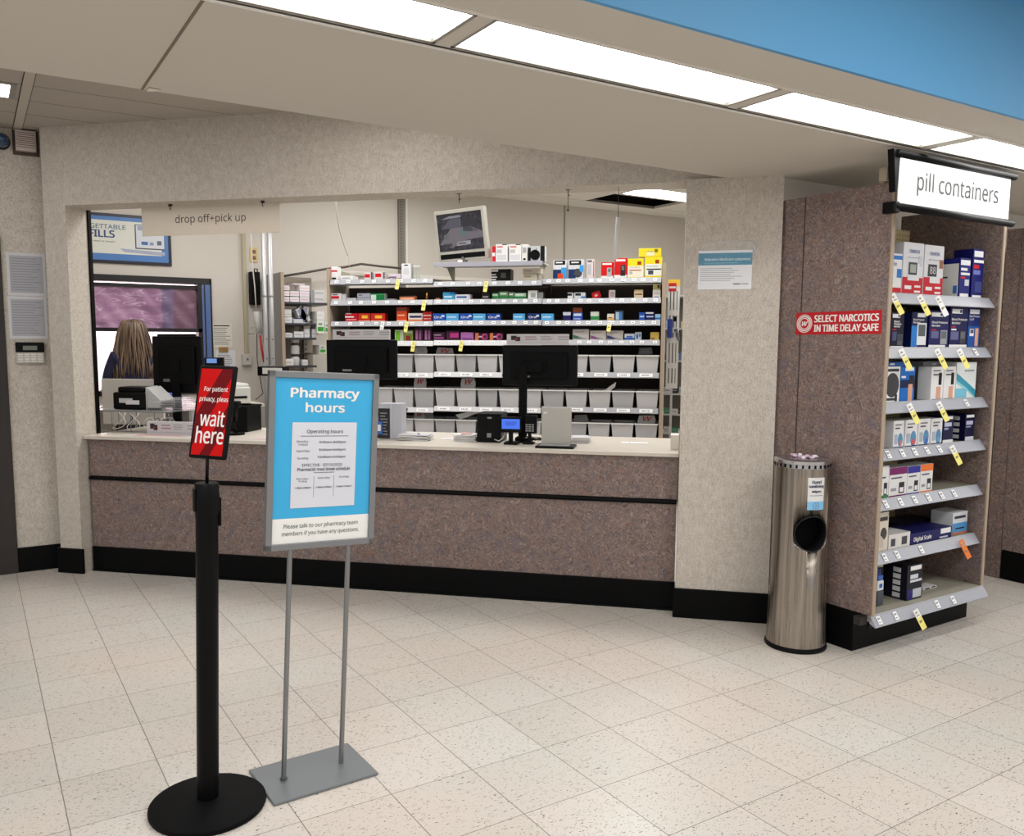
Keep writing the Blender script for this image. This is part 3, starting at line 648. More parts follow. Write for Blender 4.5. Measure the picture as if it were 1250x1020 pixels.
# ------------------------------------------------------------------ boxes of goods
def prod(desc, pl, pr, pt_, zb, y, fr, col, pats=(), txt=(), dep=.085, group=None, rz=0., name='product_box', cat='box', pb=None, bev=.0015, rough=.4, topcol=None, extra=None):
    pm = (pt_+(pb if pb else pt_+12))/2
    a = kx(pl, pm, y) if fr == 'K' else at(pl, pm, y, 'G')[0]; b = kx(pr, pm, y) if fr == 'K' else at(pr, pm, y, 'G')[0]
    z1 = at((pl+pr)/2, pt_, y, fr)[1]; h = max(.012, z1-zb); w_ = b-a-.0016; base = mat(col, rough, spec=.2)
    m = MB(); m.box(-w_/2, w_/2, 0, dep, 0, h, base, bev)
    if topcol: m.box(-w_/2+.001, w_/2-.001, .001, dep-.001, h-.0005, h+.0005, mat(topcol, rough))
    for i_, q in enumerate(pats):
        m.rect(-w_/2+w_*q[0], -w_/2+w_*q[1], h*q[2], h*q[3], -.00008*i_, mat(q[4], rough, spec=.2))
    for q in txt:
        m.text(q[0], -w_/2+w_*q[1], h*q[2], w_*q[3], h*q[4], -.0007, mat(q[5], .5), q[6] if len(q) > 6 else .01)
    if extra: extra(m, w_, h)
    o = m.make(name, fr=fr, loc=((a+b)/2, y, zb+.0006), rz=rz)
    return tag(o, desc, cat, group)
W3 = (232, 232, 232); NV = (24, 26, 92); DN = (14, 14, 40); RD3 = (196, 26, 40); LB = (40, 120, 200); G3 = (150, 154, 160); K3 = (18, 18, 20); SK = (214, 160, 130)
yE = 2.398; INKC = (60, 60, 66)
def monitor(u0, u1, v0, v1, rim, scr):
    def f(m, w_, h):
        m.box(-w_/2+w_*u0, -w_/2+w_*u1, -.0014, -.0006, h*v0, h*v1, mat(rim, .3), .0004); m.box(-w_/2+w_*(u0+.12*(u1-u0)), -w_/2+w_*(u1-.12*(u1-u0)), -.002, -.0012, h*(v0+.4*(v1-v0)), h*(v1-.08*(v1-v0)), mat(scr, .3))
    return f
def brand(col=W3): return [(.08, .66, .84, .95, col), (.52, .64, .86, .93, (60, 60, 110))]
TL = 'on the endcap '
G1 = 'boxes on the top endcap shelf'
prod('white and red box with a blue band, leftmost on the top endcap shelf', 1081, 1101, 309, ES[0], yE, 'G', W3, [(0, 1, 0, .15, RD3), (0, 1, .85, .95, LB), (.7, .98, .4, .62, LB), (.3, .62, .25, .6, (226, 228, 230))], [('Omron', .4, .74, .5, .1, (30, 60, 140))], .1, G1, pb=348)
prod('white and red blood pressure box with a grey screen monitor, top endcap shelf', 1102.4, 1127.3, 296, ES[0], yE, 'G', (222, 222, 226), [(0, 1, 0, .33, RD3), (.12, .45, .1, .17, W3), (.6, .9, .04, .08, W3), (.6, .9, .14, .18, W3), (.75, .95, .55, .75, (200, 206, 216))], [('OMRON', .52, .83, .5, .07, (60, 84, 150)), ('Blood Pressure Monitor', .5, .71, .6, .03, (70, 70, 80), 0)], .13, G1, pb=348, extra=lambda m, w_, h: m.box(-w_*.26, w_*.3, -.0016, -.0006, h*.27, h*.6, mat((225, 226, 228), .3)).box(-w_*.24, w_*.18, -.0022, -.0014, h*.38, h*.62, mat((34, 34, 38), .3), .0004).box(-w_*.17, w_*.12, -.0028, -.002, h*.42, h*.58, mat((160, 168, 160), .3)))
prod('white and red blood pressure box with a black screen monitor, top endcap shelf', 1128.2, 1151.8, 299.5, ES[0], yE, 'G', (222, 222, 226), [(0, 1, 0, .36, RD3), (.12, .45, .1, .17, W3), (.6, .9, .04, .08, W3), (.6, .9, .14, .18, W3), (.78, .97, .55, .72, (150, 100, 70))], [('OMRON', .5, .83, .5, .07, (60, 84, 150)), ('Blood Pressure Monitor', .5, .71, .6, .03, (70, 70, 80), 0)], .13, G1, pb=350, topcol=(120, 90, 70), extra=lambda m, w_, h: m.box(-w_*.2, w_*.34, -.0016, -.0006, h*.25, h*.55, mat((225, 226, 228), .3)).box(-w_*.3, w_*.14, -.0022, -.0014, h*.38, h*.62, mat((22, 22, 26), .3), .0004).text('88', -w_*.08, h*.5, w_*.3, h*.14, -.0022, WHITE))
def whiteside(m, w_, h): m.box(-w_/2-.0008, -w_/2, .006, .104, .004, h*.86, mat((222, 222, 220), .4)); m.box(-w_/2-.0014, -w_/2-.0006, .06, .09, h*.5, h*.54, INK); m.box(-w_/2-.0014, -w_/2-.0006, .01, .03, h*.1, h*.3, mat((50, 110, 180), .4))
prod('low navy box with a white left side, top endcap shelf', 1171.5, 1184.5, 315, ES[0], yE, 'G', (22, 26, 110), [(.05, .95, .82, .95, W3), (.1, .7, .68, .75, W3), (.1, .95, .57, .63, W3), (.1, .5, .48, .53, RD3), (.5, .9, .3, .46, (200, 205, 215)), (.1, .9, .0, .1, W3)], [], .11, G1, pb=353, extra=whiteside)
prod('tall navy box with a black top corner, rightmost on the top endcap shelf', 1187, 1200.6, 304, ES[0], yE, 'G', (20, 24, 104), [(.1, .9, .84, .96, W3), (.1, .98, .72, .78, W3), (.1, .6, .6, .68, RD3), (.1, .7, .48, .57, (110, 120, 190)), (.3, .9, .12, .34, (60, 70, 130)), (.1, .9, 0, .06, W3)], [], .1, G1, pb=354)
G2 = 'boxes on the second endcap shelf'
def bpm(ln, x=.4): return [('Blood', x, .74, .42, .06, W3, .03), ('Pressure', x+.08, .67, .56, .06, W3, .03), ('Monitor', x+.04, .60, .5, .055, W3, .03)]
prod('navy blood pressure box with a dim grey monitor, leftmost on the second endcap shelf', 1087.5, 1103.4, 381, ES[1], yE, 'G', DN, brand()+[(.12, .4, .5, .53, RD3), (.12, .45, .2, .45, (70, 72, 110)), (.0, 1, 0, .05, W3)], bpm(0), .1, G2, pb=422, extra=monitor(.5, .92, .08, .38, (70, 72, 84), (40, 42, 50)))
prod('navy and blue box with a large white wrist monitor, second endcap shelf', 1112.6, 1131.6, 381, ES[1], yE, 'G', (16, 22, 66), [(.35, .85, .86, .97, W3), (0, .42, 0, .62, LB), (0, 1, 0, .025, RD3)], [('Blood Pressure', .42, .79, .7, .06, W3, .02), ('Monitor', .3, .71, .45, .06, W3, .02)], .1, G2, pb=422, extra=monitor(.36, .95, .08, .7, (226, 228, 230), (80, 84, 88)))
prod('navy blood pressure box with a grey oval monitor, middle of the second endcap shelf', 1134.4, 1158.2, 379.3, ES[1], yE, 'G', (22, 22, 84), brand()+[(.1, .35, .47, .5, RD3), (.1, .48, .26, .45, (96, 98, 140)), (0, .85, 0, .08, W3)], [('Blood Pressure', .5, .69, .8, .065, W3, .03), ('Monitor', .32, .6, .44, .06, W3, .03)], .1, G2, pb=422, extra=monitor(.58, .92, .1, .48, (150, 154, 160), (90, 96, 100)))
prod('taller navy blood pressure box with a black monitor, second endcap shelf', 1159.6, 1181, 374.8, ES[1], yE, 'G', (18, 18, 76), brand()+[(.08, .32, .5, .53, RD3), (.08, .36, .43, .47, W3), (.06, .5, .2, .4, (96, 98, 140)), (0, 1, 0, .08, W3)], [('Blood Pressure', .5, .7, .88, .065, W3, .03), ('Monitor', .32, .61, .48, .06, W3, .03)], .1, G2, pb=423, extra=monitor(.58, .9, .1, .42, (36, 36, 44), (90, 96, 100)))
prod('blue cuff box with a hand picture, rightmost on the second endcap shelf', 1181.6, 1196, 376.3, ES[1], yE, 'G', (24, 42, 110), [(.1, .9, .86, .97, W3), (0, 1, 0, .55, (26, 80, 156)), (.62, .9, .05, .5, SK)], [('Blood Pressure', .48, .8, .85, .05, W3, .02), ('Cuff', .25, .72, .35, .05, W3, .02)], .1, G2, pb=424, extra=monitor(.15, .5, .3, .48, (226, 228, 230), (70, 70, 80)))
G3_ = 'boxes on the third endcap shelf'
prod('white box showing a black arm cuff, leftmost on the third endcap shelf', 1080, 1098.6, 447.5, ES[2], yE, 'G', W3, [(.1, .9, .86, .94, (60, 60, 66)), (.1, .7, .05, .12, INKC), (.7, .85, .02, .22, (50, 50, 54))], [], .1, G3_, pb=487, extra=lambda m, w_, h: m.sph((0, 0, h*.48), w_*.45, mat((44, 46, 50), .4), (1, .03, 1.1)))
prod('blue box with an arm and cuff picture, third endcap shelf beside the gap', 1099, 1116.6, 447.8, ES[2], yE, 'G', (26, 104, 186), [(.3, .9, .88, .98, W3), (0, 1, .4, .62, (20, 30, 70)), (.55, .85, 0, .5, SK), (.6, .95, .5, .75, (30, 32, 40)), (.05, .35, .68, .74, W3)], [], .1, G3_, pb=487)
prod('long flat blue box lying on top of the two leftmost boxes', 1081, 1108, 441.5, at(1099, 447.4, yE, 'G')[1]+.001, yE+.005, 'G', (28, 92, 170), [(.2, .4, .3, .7, W3)], [], .09, G3_, pb=447)
prod('large plain grey box behind the slim white boxes, third endcap shelf', 1126, 1160, 441, ES[2], yE+.07, 'G', (148, 150, 152), [(.1, .28, .1, .24, (40, 40, 44)), (.03, .97, .82, .84, (110, 112, 114)), (.3, .45, .9, .95, (220, 220, 220))], [], .11, G3_, pb=487)
for i, (a, b) in enumerate(((1136.5, 1151.5), (1152, 1166.3))):
    prod(['slim white box with a hand picture, left one of the pair, third endcap shelf', 'slim white box with a hand picture, right one of the pair, third endcap shelf'][i], a, b, 447.6, ES[2], yE-.005, 'G', (226, 226, 226), [(.15, .75, .86, .9, (120, 120, 126)), (.15, .6, .74, .78, INKC), (.6, .85, .45, .82, K3), (.45, .8, .04, .4, SK), (.1, .9, 0, .03, NV)], [], .07, G3_, pb=487)
prod('white box with teal waves, rightmost on the third endcap shelf', 1167, 1191.4, 442, ES[2], yE, 'G', (226, 232, 232), [(.0, .55, .02, .28, (120, 190, 216)), (.4, .88, .74, .79, (150, 160, 164))], [], .1, G3_, pb=486, extra=lambda m, w_, h: m.prism([(-w_*.48, h*.7), (-w_*.48, h*.5), (0, h*.3), (w_*.48, h*.03), (w_*.48, h*.22), (w_*.1, h*.42)], -.0014, -.0006, mat((40, 150, 176), .4), 'y').prism([(-w_*.48, h*.5), (-w_*.48, h*.42), (w_*.1, h*.2), (w_*.48, h*.0), (w_*.48, h*.03), (0, h*.3)], -.0016, -.0006, mat((140, 208, 220), .4), 'y'))
G4 = 'boxes on the fourth endcap shelf'
cl4 = [(1090.5, 1103.4, 513.5, (200, 120, 110), 'coral and blue'), (1105, 1119.8, 512.3, (200, 80, 90), 'red and teal'), (1121, 1135.2, 511.2, (60, 110, 190), 'strong blue'), (1136.4, 1150, 510.7, (90, 160, 200), 'pale blue')]
for i, (a, b, tp, c_, dn) in enumerate(cl4):
    prod('slim white box with %s dial picture, %s of four, fourth endcap shelf' % (dn, ['first', 'second', 'third', 'last'][i]), a, b, tp, ES[3], yE, 'G', (228, 228, 230), [(.15, .75, .82, .87, (120, 120, 126)), (.15, .6, .7, .75, INKC), (0, 1, 0, .05, NV), (.1, .4, .15, .5, (170, 180, 196))], [], .09, G4, pb=545, extra=(lambda c_: lambda m, w_, h: m.sph((w_*.18, 0, h*.3), w_*.24, mat((80, 140, 180), .4), (1, .04, 1.6)).sph((w_*.2, -.001, h*.18), w_*.15, mat(c_, .4), (1, .04, 1)))(c_))
prod('flat grey box edge beside the left panel, fourth endcap shelf', 1074, 1084, 514, ES[3], yE+.06, 'G', (150, 150, 152), [(.3, .6, .1, .5, K3)], [], .09, G4, pb=545)
prod('navy box with a white foot, fourth endcap shelf', 1151.2, 1163.6, 507, ES[3], yE, 'G', (16, 16, 60), [(.1, .9, .86, .96, W3), (.1, .8, .6, .74, (190, 194, 220)), (.1, .5, .48, .56, (150, 154, 190)), (0, 1, 0, .12, W3)], [], .09, G4, pb=545)
def icons(n): return lambda m, w_, h: [m.box(-w_/2-.001, -w_/2, .03, .065, h*(.08+.9*i/n), h*(.08+.9*i/n+.55/n), mat((210, 212, 216), .4)) for i in range(n)]
prod('navy box with white picture squares on its side, rightmost on the fourth endcap shelf', 1177.8, 1189.2, 505, ES[3], yE, 'G', (16, 16, 56), [(.1, .9, .86, .96, W3), (.1, .8, .6, .74, (190, 194, 220)), (.1, .6, .5, .55, (150, 154, 190)), (.05, .95, 0, .16, (200, 204, 214))], [], .1, G4, pb=545, extra=icons(4))
G5 = 'boxes on the fifth endcap shelf'
for a, b, tp, c_, dn in ((1072, 1085, 569, (70, 130, 80), 'green footed'), (1085.5, 1107.2, 570.5, (120, 36, 100), 'purple topped'), (1107.6, 1122.8, 569, (50, 50, 150), 'violet blue topped'), (1123.4, 1138.4, 566.5, (232, 120, 50), 'orange topped')):
    ft = [(0, 1, 0, .1, c_)] if dn[0] == 'g' else [(0, 1, .76, 1, c_), (0, 1, 0, .05, c_)]
    prod('%s white test strip box on the fifth endcap shelf' % dn, a, b, tp, ES[4], yE, 'G', (226, 226, 226), ft+[(.1, .7, .62, .67, (90, 90, 100)), (.1, .4, .2, .3, (150, 150, 160)), (.55, .85, .1, .48, (40, 42, 50)), (.6, .8, .14, .3, W3)], [], .09, G5, pb=604)
G6 = 'boxes on the sixth endcap shelf'
prod('tall cream box with a round dark picture, leftmost on the sixth endcap shelf', 1070.4, 1084.4, 625.5, ES[5], yE, 'G', (216, 206, 192), [(.1, .9, .78, .88, (60, 60, 60)), (.1, .6, .1, .4, (196, 188, 176))], [], .09, G6, pb=668, extra=lambda m, w_, h: m.sph((w_*.1, 0, h*.45), w_*.28, mat((50, 50, 50), .4), (1, .04, 1.2)))
prod('low white box with square codes, sixth endcap shelf', 1085, 1111, 651, ES[5], yE, 'G', (218, 216, 214), [(.1, .3, .2, .7, (70, 70, 74)), (.6, .85, .2, .75, (70, 70, 74))], [], .12, G6, pb=665)
prod('long flat navy digital scale box on the sixth endcap shelf', 1111.6, 1161.5, 647, ES[5], yE, 'G', (24, 26, 88), [(.72, .97, .5, .95, W3), (.7, .9, .12, .25, (200, 204, 220))], [('Digital Scale', .28, .42, .42, .5, W3, .02)], .16, G6, pb=662)
prod('white and blue landscape box beside the digital scale box', 1163, 1180.8, 625, ES[5], yE+.02, 'G', (214, 218, 222), [(0, 1, .04, .52, (86, 150, 206)), (0, 1, 0, .1, (196, 120, 80)), (.1, .85, .72, .84, (60, 60, 80)), (.2, .8, .24, .3, K3)], [], .12, G6, pb=650)
prod('dark navy box lying at the back of the sixth endcap shelf', 1100, 1140, 636, ES[5], yE+.2, 'G', (26, 26, 44), [(.1, .9, .4, .5, (120, 120, 130))], [], .14, G6, pb=650)
# bottom shelf: bottle, navy black box, small pack
x_, z_ = at(1073.5, 740, 2.40, 'G')
m = MB(); m.box(-.027, .027, -.02, .02, 0, .075, mat((70, 76, 84), .4), .006).box(-.025, .025, -.018, .018, .075, .125, mat((222, 226, 230), .4), .004).box(-.022, .022, -.016, .016, .125, .15, mat((40, 90, 170), .4), .005).cyl(0, 0, .15, .185, .012, mat((30, 60, 130), .4)).rect(-.012, .012, .09, .11, -.0185, mat((40, 90, 170), .4))
tag(m.make('bottle', loc=(x_+.005, 2.42, ES[6]+.001)), 'small blue and white bottle at the left of the bottom endcap shelf', 'bottle')
def bb(m, w_, h):
    for i in range(5): m.box(-w_/2-.001, -w_/2, .035, .075, h*(.05+.18*i), h*(.05+.18*i+.13), mat((214, 216, 220), .4))
prod('black and navy box with white picture squares on its side, bottom endcap shelf', 1107, 1125.6, 689, ES[6], yE-.02, 'G', (22, 22, 34), [(.2, .9, .84, .96, W3), (.2, .7, .6, .72, (210, 212, 220)), (.2, .95, .5, .57, (210, 212, 220)), (.05, .4, .02, .3, (40, 40, 110)), (.4, .95, .05, .3, (190, 194, 200))], [], .13, 'goods on the bottom endcap shelf', pb=735, extra=bb)
prod('small white and black pack lying on the bottom endcap shelf', 1127, 1143, 722, ES[6], yE+.04, 'G', (206, 206, 206), [(.1, .45, .2, .8, K3), (.6, .9, .4, .9, K3)], [], .06, 'goods on the bottom endcap shelf', pb=728)

# ================================================================== PHARMACY SHELVING (frame K)
GY = 2.15
gx = [.737, 1.652, 2.566, 3.508]
pk = thing('pharmacy_shelving', 'long three-bay shelving unit of medicine boxes and bins behind the counter', 'shelving unit', 'K', (gx[0], GY, 0))
BK = mat((56, 47, 41), .75, name='dark_brown_back_panel')
SIDE = mat((176, 166, 152), .6)
for x in (gx[0]-.028, gx[3]+.006): MB().box(x-gx[0], x-gx[0]+.022, 0, .46, 0, 2.10, SIDE).box(x-gx[0]-.001, x-gx[0]+.023, -.006, 0, 0, 2.10, WOOD).make('side_panel', pk)
MB().box(0, gx[3]-gx[0], .43, .45, 0, 1.965, BK).make('back_panel', pk)
for x in (gx[1], gx[2]): MB().box(x-gx[0]-.012, x-gx[0]+.012, .40, .43, 0, 1.97, DARK).make('upright', pk)
# shelf heights measured at bay centres
cxp = [466, 596, 735]
SHP = [[340.8, 343.2, 339.6], [366.6, 365.2, 364.2], [392.4, 391.2, 391.2], [416.2, 415.6, 415.0], [454.6, 454.6, 454.6], [496.6, 497, 497.6], [536.5, 537, 537.6]]
SHZ = [[kz(cxp[b], SHP[k][b], GY) for b in range(3)] for k in range(7)]
DK2 = mat((120, 116, 110), .5); LIP = mat((158, 160, 166), .4, name='shelf_price_strip')
LIPW = mat((200, 200, 202), .4)
hang = {(0, 0): [(486.5, 0)], (0, 1): [(594, 0)], (1, 0): [(518.5, 0)], (2, 0): [(497, 0), (467.5, 1)], (2, 2): [(744.5, 0)], (3, 0): [(505.5, 0)], (3, 1): [(564, 0)]}
shelves = {}
for k in range(7):
    for b in range(3):
        z = SHZ[k][b]; x0 = gx[b]-gx[0]+.003; x1 = gx[b+1]-gx[0]-.003; dp = .40
        sh = MB().box(x0, x1, .004, dp, z-.02, z, DK2, .002).make('shelf', pk); shelves[k, b] = sh
        MB().prism([(.004, z+.003), (-.016, z-.038), (-.012, z-.041), (.006, z-.03)], x0, x1, LIPW if k > 2 and b < 2 else LIP, 'x').make('price_rail', sh)['label'] = 'pale grey price rail'
        n = [8, 8, 11][b] if k < 4 else 5
        if k < 4 and k > 0 and b == 1: n = 10
        for i in range(n):
            wd = .033 if k < 4 else .105
            x = x0+(x1-x0)*(i+.5)/n+random.uniform(-.012, .012)
            if k >= 4 and b == 0 and i < 2: continue
            hh = .024 if k < 4 else .03
            mm = MB(); mt = TAGW if (k < 4 or (i*3+k+b) % 7) else mat((60, 60, 64), .5)
            mm.box(-wd/2, wd/2, -.001, -.0003, -hh, 0, mt)
            if k < 4: mm.rect(-wd*.3, wd*.3, -hh*.62, -hh*.36, -.001, SOFTINK)
            else: [mm.rect(wd*(-.32+.12*q_), wd*(-.32+.12*q_+random.uniform(.05, .1)), -hh*.68, -hh*.32, -.001, SOFTINK if mt is TAGW else WHITE) for q_ in range(5)]
            mm.make('price_tag' if k < 4 else 'bin_tag', sh, loc=(x, -.0025, z-.0045), rot=Matrix.Rotation(-.44, 4, 'X'))
        for px, c in hang.get((k, b), []):
            hangtag(sh, kx(px, SHP[k][b]+8, GY-.02)-gx[0], -.020, z-.002, .032, .088, [(YEL, YEL), (TAGW, TAGW)][c] if not (k == 2 and b == 2) else (TAGW, YEL), rz=0, roll=.12)
MB().box(gx[0]-gx[0], gx[3]-gx[0], .03, .43, 0, SHZ[6][1]-.03, DARK).make('base', pk)
# riser shelf over the middle bay
RZ = kz(597, 319.6, GY-.05); rx0, rx1 = kx(529.5, 322, GY-.05), kx(662, 325, GY-.05)
rs = MB().box(rx0-gx[0], rx1-gx[0], -.05, .30, RZ-.012, RZ, LIPW, .002).box(rx0-gx[0], rx1-gx[0], -.056, -.048, RZ-.034, RZ+.002, mat((160, 160, 172), .4), .002).make('riser_shelf', pk)
for x in (rx0-gx[0]+.09, rx1-gx[0]-.03): MB().prism([(.28, RZ-.012), (-.02, RZ-.012), (.06, RZ-.05), (.25, SHZ[0][1]-.0), (.28, SHZ[0][1])], x, x+.004, mat((148, 148, 128), .5), 'x').make('bracket', rs)

GR = ['medicine boxes on the top pharmacy shelf', 'medicine boxes on the second pharmacy shelf', 'medicine boxes on the third pharmacy shelf', 'medicine boxes on the fourth pharmacy shelf']
SN = ['top', 'second', 'third', 'fourth']
def bayof(px): return 0 if px < 529 else (1 if px < 667.5 else 2)
def pb_(k, desc, a, b, tp, col, pats=(), txt=(), dep=.08, **kw):
    bb_ = bayof((a+b)/2); y = GY+.03
    if 'y' in kw: y = kw.pop('y')
    return prod('%s, %s shelf behind the counter' % (desc, SN[k]), a, b, tp, SHZ[k][bb_], y, 'K', col, pats, txt, dep, GR[k], pb=SHP[k][bb_], bev=.001, **kw)
OG = (206, 70, 34); GN = (40, 130, 70); LBL = (84, 168, 222); DBL = (28, 84, 176); PU = (104, 40, 96); YW = (236, 214, 40); GYB = (176, 178, 184)
def st(*c): return list(c)
# top shelf
pb_(0, 'tall white box with red bands at the left end', 403.3, 412, 325.5, W3, [(0, 1, .62, .74, RD3), (.2, .8, .06, .2, K3), (0, .15, 0, 1, (200, 120, 130))])
pb_(0, 'flat white papers beside the tall red banded box', 416, 431, 336.5, W3, [(.1, .8, .3, .6, (170, 170, 180))], dep=.12)
pb_(0, 'first red and white carton', 444.5, 454.8, 332.3, (214, 206, 206), [(.05, .7, .3, .75, RD3), (.8, 1, 0, 1, (90, 80, 84))])
pb_(0, 'second red and white carton', 456.6, 470.2, 331.3, (214, 206, 206), [(.1, .65, .3, .75, RD3), (.8, .97, .1, .9, (100, 100, 106))])
pb_(0, 'low white carton with a purple stripe', 476, 489.3, 334.2, (206, 196, 206), [(0, .6, .3, .5, PU), (.2, 1, .1, .2, (90, 80, 130))])
pb_(0, 'tall plain white carton in the left bay', 490, 501.6, 321.6, (222, 222, 226), [(.3, .7, .85, .92, K3), (.2, .8, .3, .7, (200, 202, 208))])
m = MB(); CLR = clearplastic('clear_vial_plastic', (190, 200, 190), .35)
for i in range(3): m.cyl((i-1)*.02, .03, 0, .1, .009, CLR, 12).cyl((i-1)*.02, .03, .1, .112, .01, WHITE, 12)
tag(m.make('vial_rack', fr='K', loc=(kx(506.5, 335, GY), GY+.02, SHZ[0][0]+.001)), 'clear plastic vials standing beside the tall plain white carton', 'vials')
pb_(0, 'blue black and white meter box on the left', 675, 691.6, 317.3, (212, 216, 222), [(.1, .9, .75, .97, K3), (0, .6, 0, .5, (30, 50, 96)), (.6, 1, 0, .6, (60, 150, 216)), (.35, .75, 0, .3, OG)], [], extra=lambda m, w_, h: m.rect(-w_*.3, w_*.2, h*.83, h*.9, -.001, WHITE))
pb_(0, 'blue black and white meter box on the right', 693.6, 712.2, 316.6, (204, 208, 214), [(.08, .85, .72, .95, K3), (0, .5, 0, .5, (30, 50, 96)), (.75, 1, .35, .7, (60, 150, 216))], [], extra=lambda m, w_, h: m.rect(-w_*.3, w_*.2, h*.81, h*.88, -.001, WHITE).sph((w_*.12, 0, h*.3), w_*.3, mat((60, 62, 70), .4), (1, .03, 1)))
pb_(0, 'narrow white box with a red side line', 716.2, 725.2, 316.4, (214, 204, 206), [(.1, .7, .85, .95, (90, 90, 100)), (.9, 1, .1, .9, RD3), (.1, .6, .2, .75, (180, 180, 186))])
RDM = (204, 22, 26)
for a, b, tp, c_, dn in ((733.7, 748.8, 320, (170, 172, 176), 'shorter'), (750, 765.6, 315, (30, 24, 30), 'taller')):
    pb_(0, '%s red box with a glucose meter picture' % dn, a, b, tp, RDM, [(0, 1, 0, .16, W3), (.1, .85, .84, .94, W3)], extra=(lambda c_: lambda m, w_, h: m.box(w_*-.02, w_*.36, -.0016, -.0006, h*.12, h*.66, mat(c_, .3), .0004).box(w_*.06, w_*.28, -.0022, -.0012, h*.4, h*.6, mat((96, 110, 100), .3)))(c_))
pb_(0, 'yellow and white box with a red line', 766.2, 785.8, 315.6, YW, [(0, 1, 0, .62, (232, 226, 206)), (.1, .85, .38, .43, (170, 50, 40)), (.6, .85, .68, .86, (150, 60, 30)), (.1, .3, .2, .34, GYB), (0, 1, 0, .05, YW)], [('FreeStyle', .45, .55, .6, .07, (60, 60, 60), 0)])
pb_(0, 'yellow and white box with a black line', 787, 808.3, 313.4, YW, [(.04, .94, .1, .66, (226, 230, 224)), (.1, .95, .38, .44, (40, 44, 48)), (.6, .82, .68, .86, (150, 60, 30)), (.2, .5, .16, .36, (70, 74, 78))], [('FreeStyle', .45, .55, .6, .07, (60, 60, 60), 0)], dep=.11)
prod('yellow box lying on top of the two yellow and white boxes', 779.5, 807.3, 303, kz(797, 313.2, GY+.03)+.001, GY+.035, 'K', (226, 208, 44), [(.35, .7, .1, .6, (226, 222, 180)), (.7, .85, .5, .9, (120, 110, 40))], [('FreeStyle', .5, .6, .3, .2, (90, 80, 30), 0)], .1, GR[0], pb=312)
# under the riser, and on it
pb_(0, 'black carton with white lettering under the riser', 599.5, 623.5, 328.5, K3, [(.0, .35, .8, .95, W3), (.0, .25, .5, .6, W3), (.0, .3, .3, .4, W3), (.0, .25, .1, .2, W3), (.5, .75, .3, .7, (90, 90, 90))], dep=.12)
pb_(0, 'pale cream carton under the right end of the riser', 638.5, 655, 334, (196, 190, 172), [(.1, .6, .5, .7, (150, 140, 120))], dep=.12)
prod('flat white carton lying on the pale cream carton', 638, 660.5, 327.5, kz(647, 334, GY+.03)+.001, GY+.035, 'K', (206, 200, 186), [(.1, .5, .4, .6, (170, 150, 120))], (), .1, GR[0], pb=334)
GRS = 'goods on the riser shelf'; yR = GY-.03
prod('red and white box edge just right of the camera monitor, on the riser shelf', 600.8, 604.6, 300.6, RZ, yR+.02, 'K', (210, 30, 50), [(0, 1, .38, .6, W3)], (), .1, GRS, pb=318)
for a, b, dn in ((605, 619.6, 'left'), (621.3, 636.3, 'right')):
    prod('white pamphlet carton, %s one of the pair on the riser shelf' % dn, a, b, 298, RZ, yR, 'K', (222, 222, 220), [(.55, .95, .95, 1, K3), (.1, .6, .8, .9, (200, 120, 120)), (.1, .5, .5, .7, (180, 180, 184)), (.1, .9, .1, .4, (200, 200, 204))], (), .12, GRS, pb=318.5)
prod('narrow white carton beside the black dial device on the riser shelf', 636.6, 644, 298, RZ, yR+.01, 'K', (214, 214, 210), [(.2, .8, .5, .8, (160, 160, 164)), (.3, .7, .08, .2, K3)], (), .12, GRS, pb=319)
prod('grey box with a large black dial, rightmost on the riser shelf', 644.6, 665, 300.2, RZ, yR, 'K', (186, 192, 192), [(0, .16, 0, .9, K3), (.74, 1, 0, 1, K3)], (), .1, GRS, pb=320, extra=lambda m, w_, h: m.cyl(0, 0, 0, .01, w_*.3, MBLACK, 24, M=Matrix.Translation((-w_*.08, 0, h*.42)) @ Matrix.Rotation(PI/2, 4, 'X')).box(-w_*.03, -w_*.0, -.002, -.001, h*.72, h*.86, BLACK))
# second shelf
pb_(1, 'white and red carton at the left end', 404.6, 417, 358, (214, 210, 210), [(0, .75, .3, .65, RD3), (.1, .6, .75, .88, (60, 60, 70))])
pb_(1, 'pale round tub beside the white and red carton', 417.4, 422, 359, (196, 196, 200), dep=.04)
pb_(1, 'flat silver packet', 422.5, 435, 363.6, (186, 188, 192))
pb_(1, 'silver grey carton', 436, 451.8, 358, (160, 164, 176), [(0, 1, .4, .46, (70, 74, 90)), (.1, .4, .7, .82, (80, 84, 100))])
pb_(1, 'green and white carton beside the silver one', 452.4, 469.3, 358, (196, 214, 204), [(.4, 1, 0, .8, (20, 116, 60)), (0, 1, .82, 1, (30, 120, 70))])
pb_(1, 'flat grey packet in the left bay', 472, 482.5, 364.6, (150, 150, 156))
pb_(1, 'low orange and white carton', 487.5, 506, 361, (222, 130, 90), [(0, 1, .75, 1, (70, 60, 56)), (.1, .9, .2, .4, (240, 200, 180))])
m = MB().lathe([(0, 0), (.009, 0), (.009, .035), (.005, .042), (.005, .05), (0, .05)], mat((120, 70, 30), .3), 12).cyl(0, 0, .04, .06, .007, mat((230, 180, 70), .4), 12)
tag(m.make('bottle', fr='K', loc=(kx(521, 360, GY+.05), GY+.05, SHZ[1][0]+.001)), 'tiny amber bottle with a yellow cap alone on the second pharmacy shelf', 'bottle')
pb_(1, 'low amber carton near the first bay joint', 531.5, 537, 363.8, (170, 120, 70))
pb_(1, 'sky blue carton', 540.6, 554.8, 356.6, (70, 160, 206), [(.1, .8, .3, .5, (200, 226, 240)), (.6, 1, .7, 1, (40, 110, 170))])
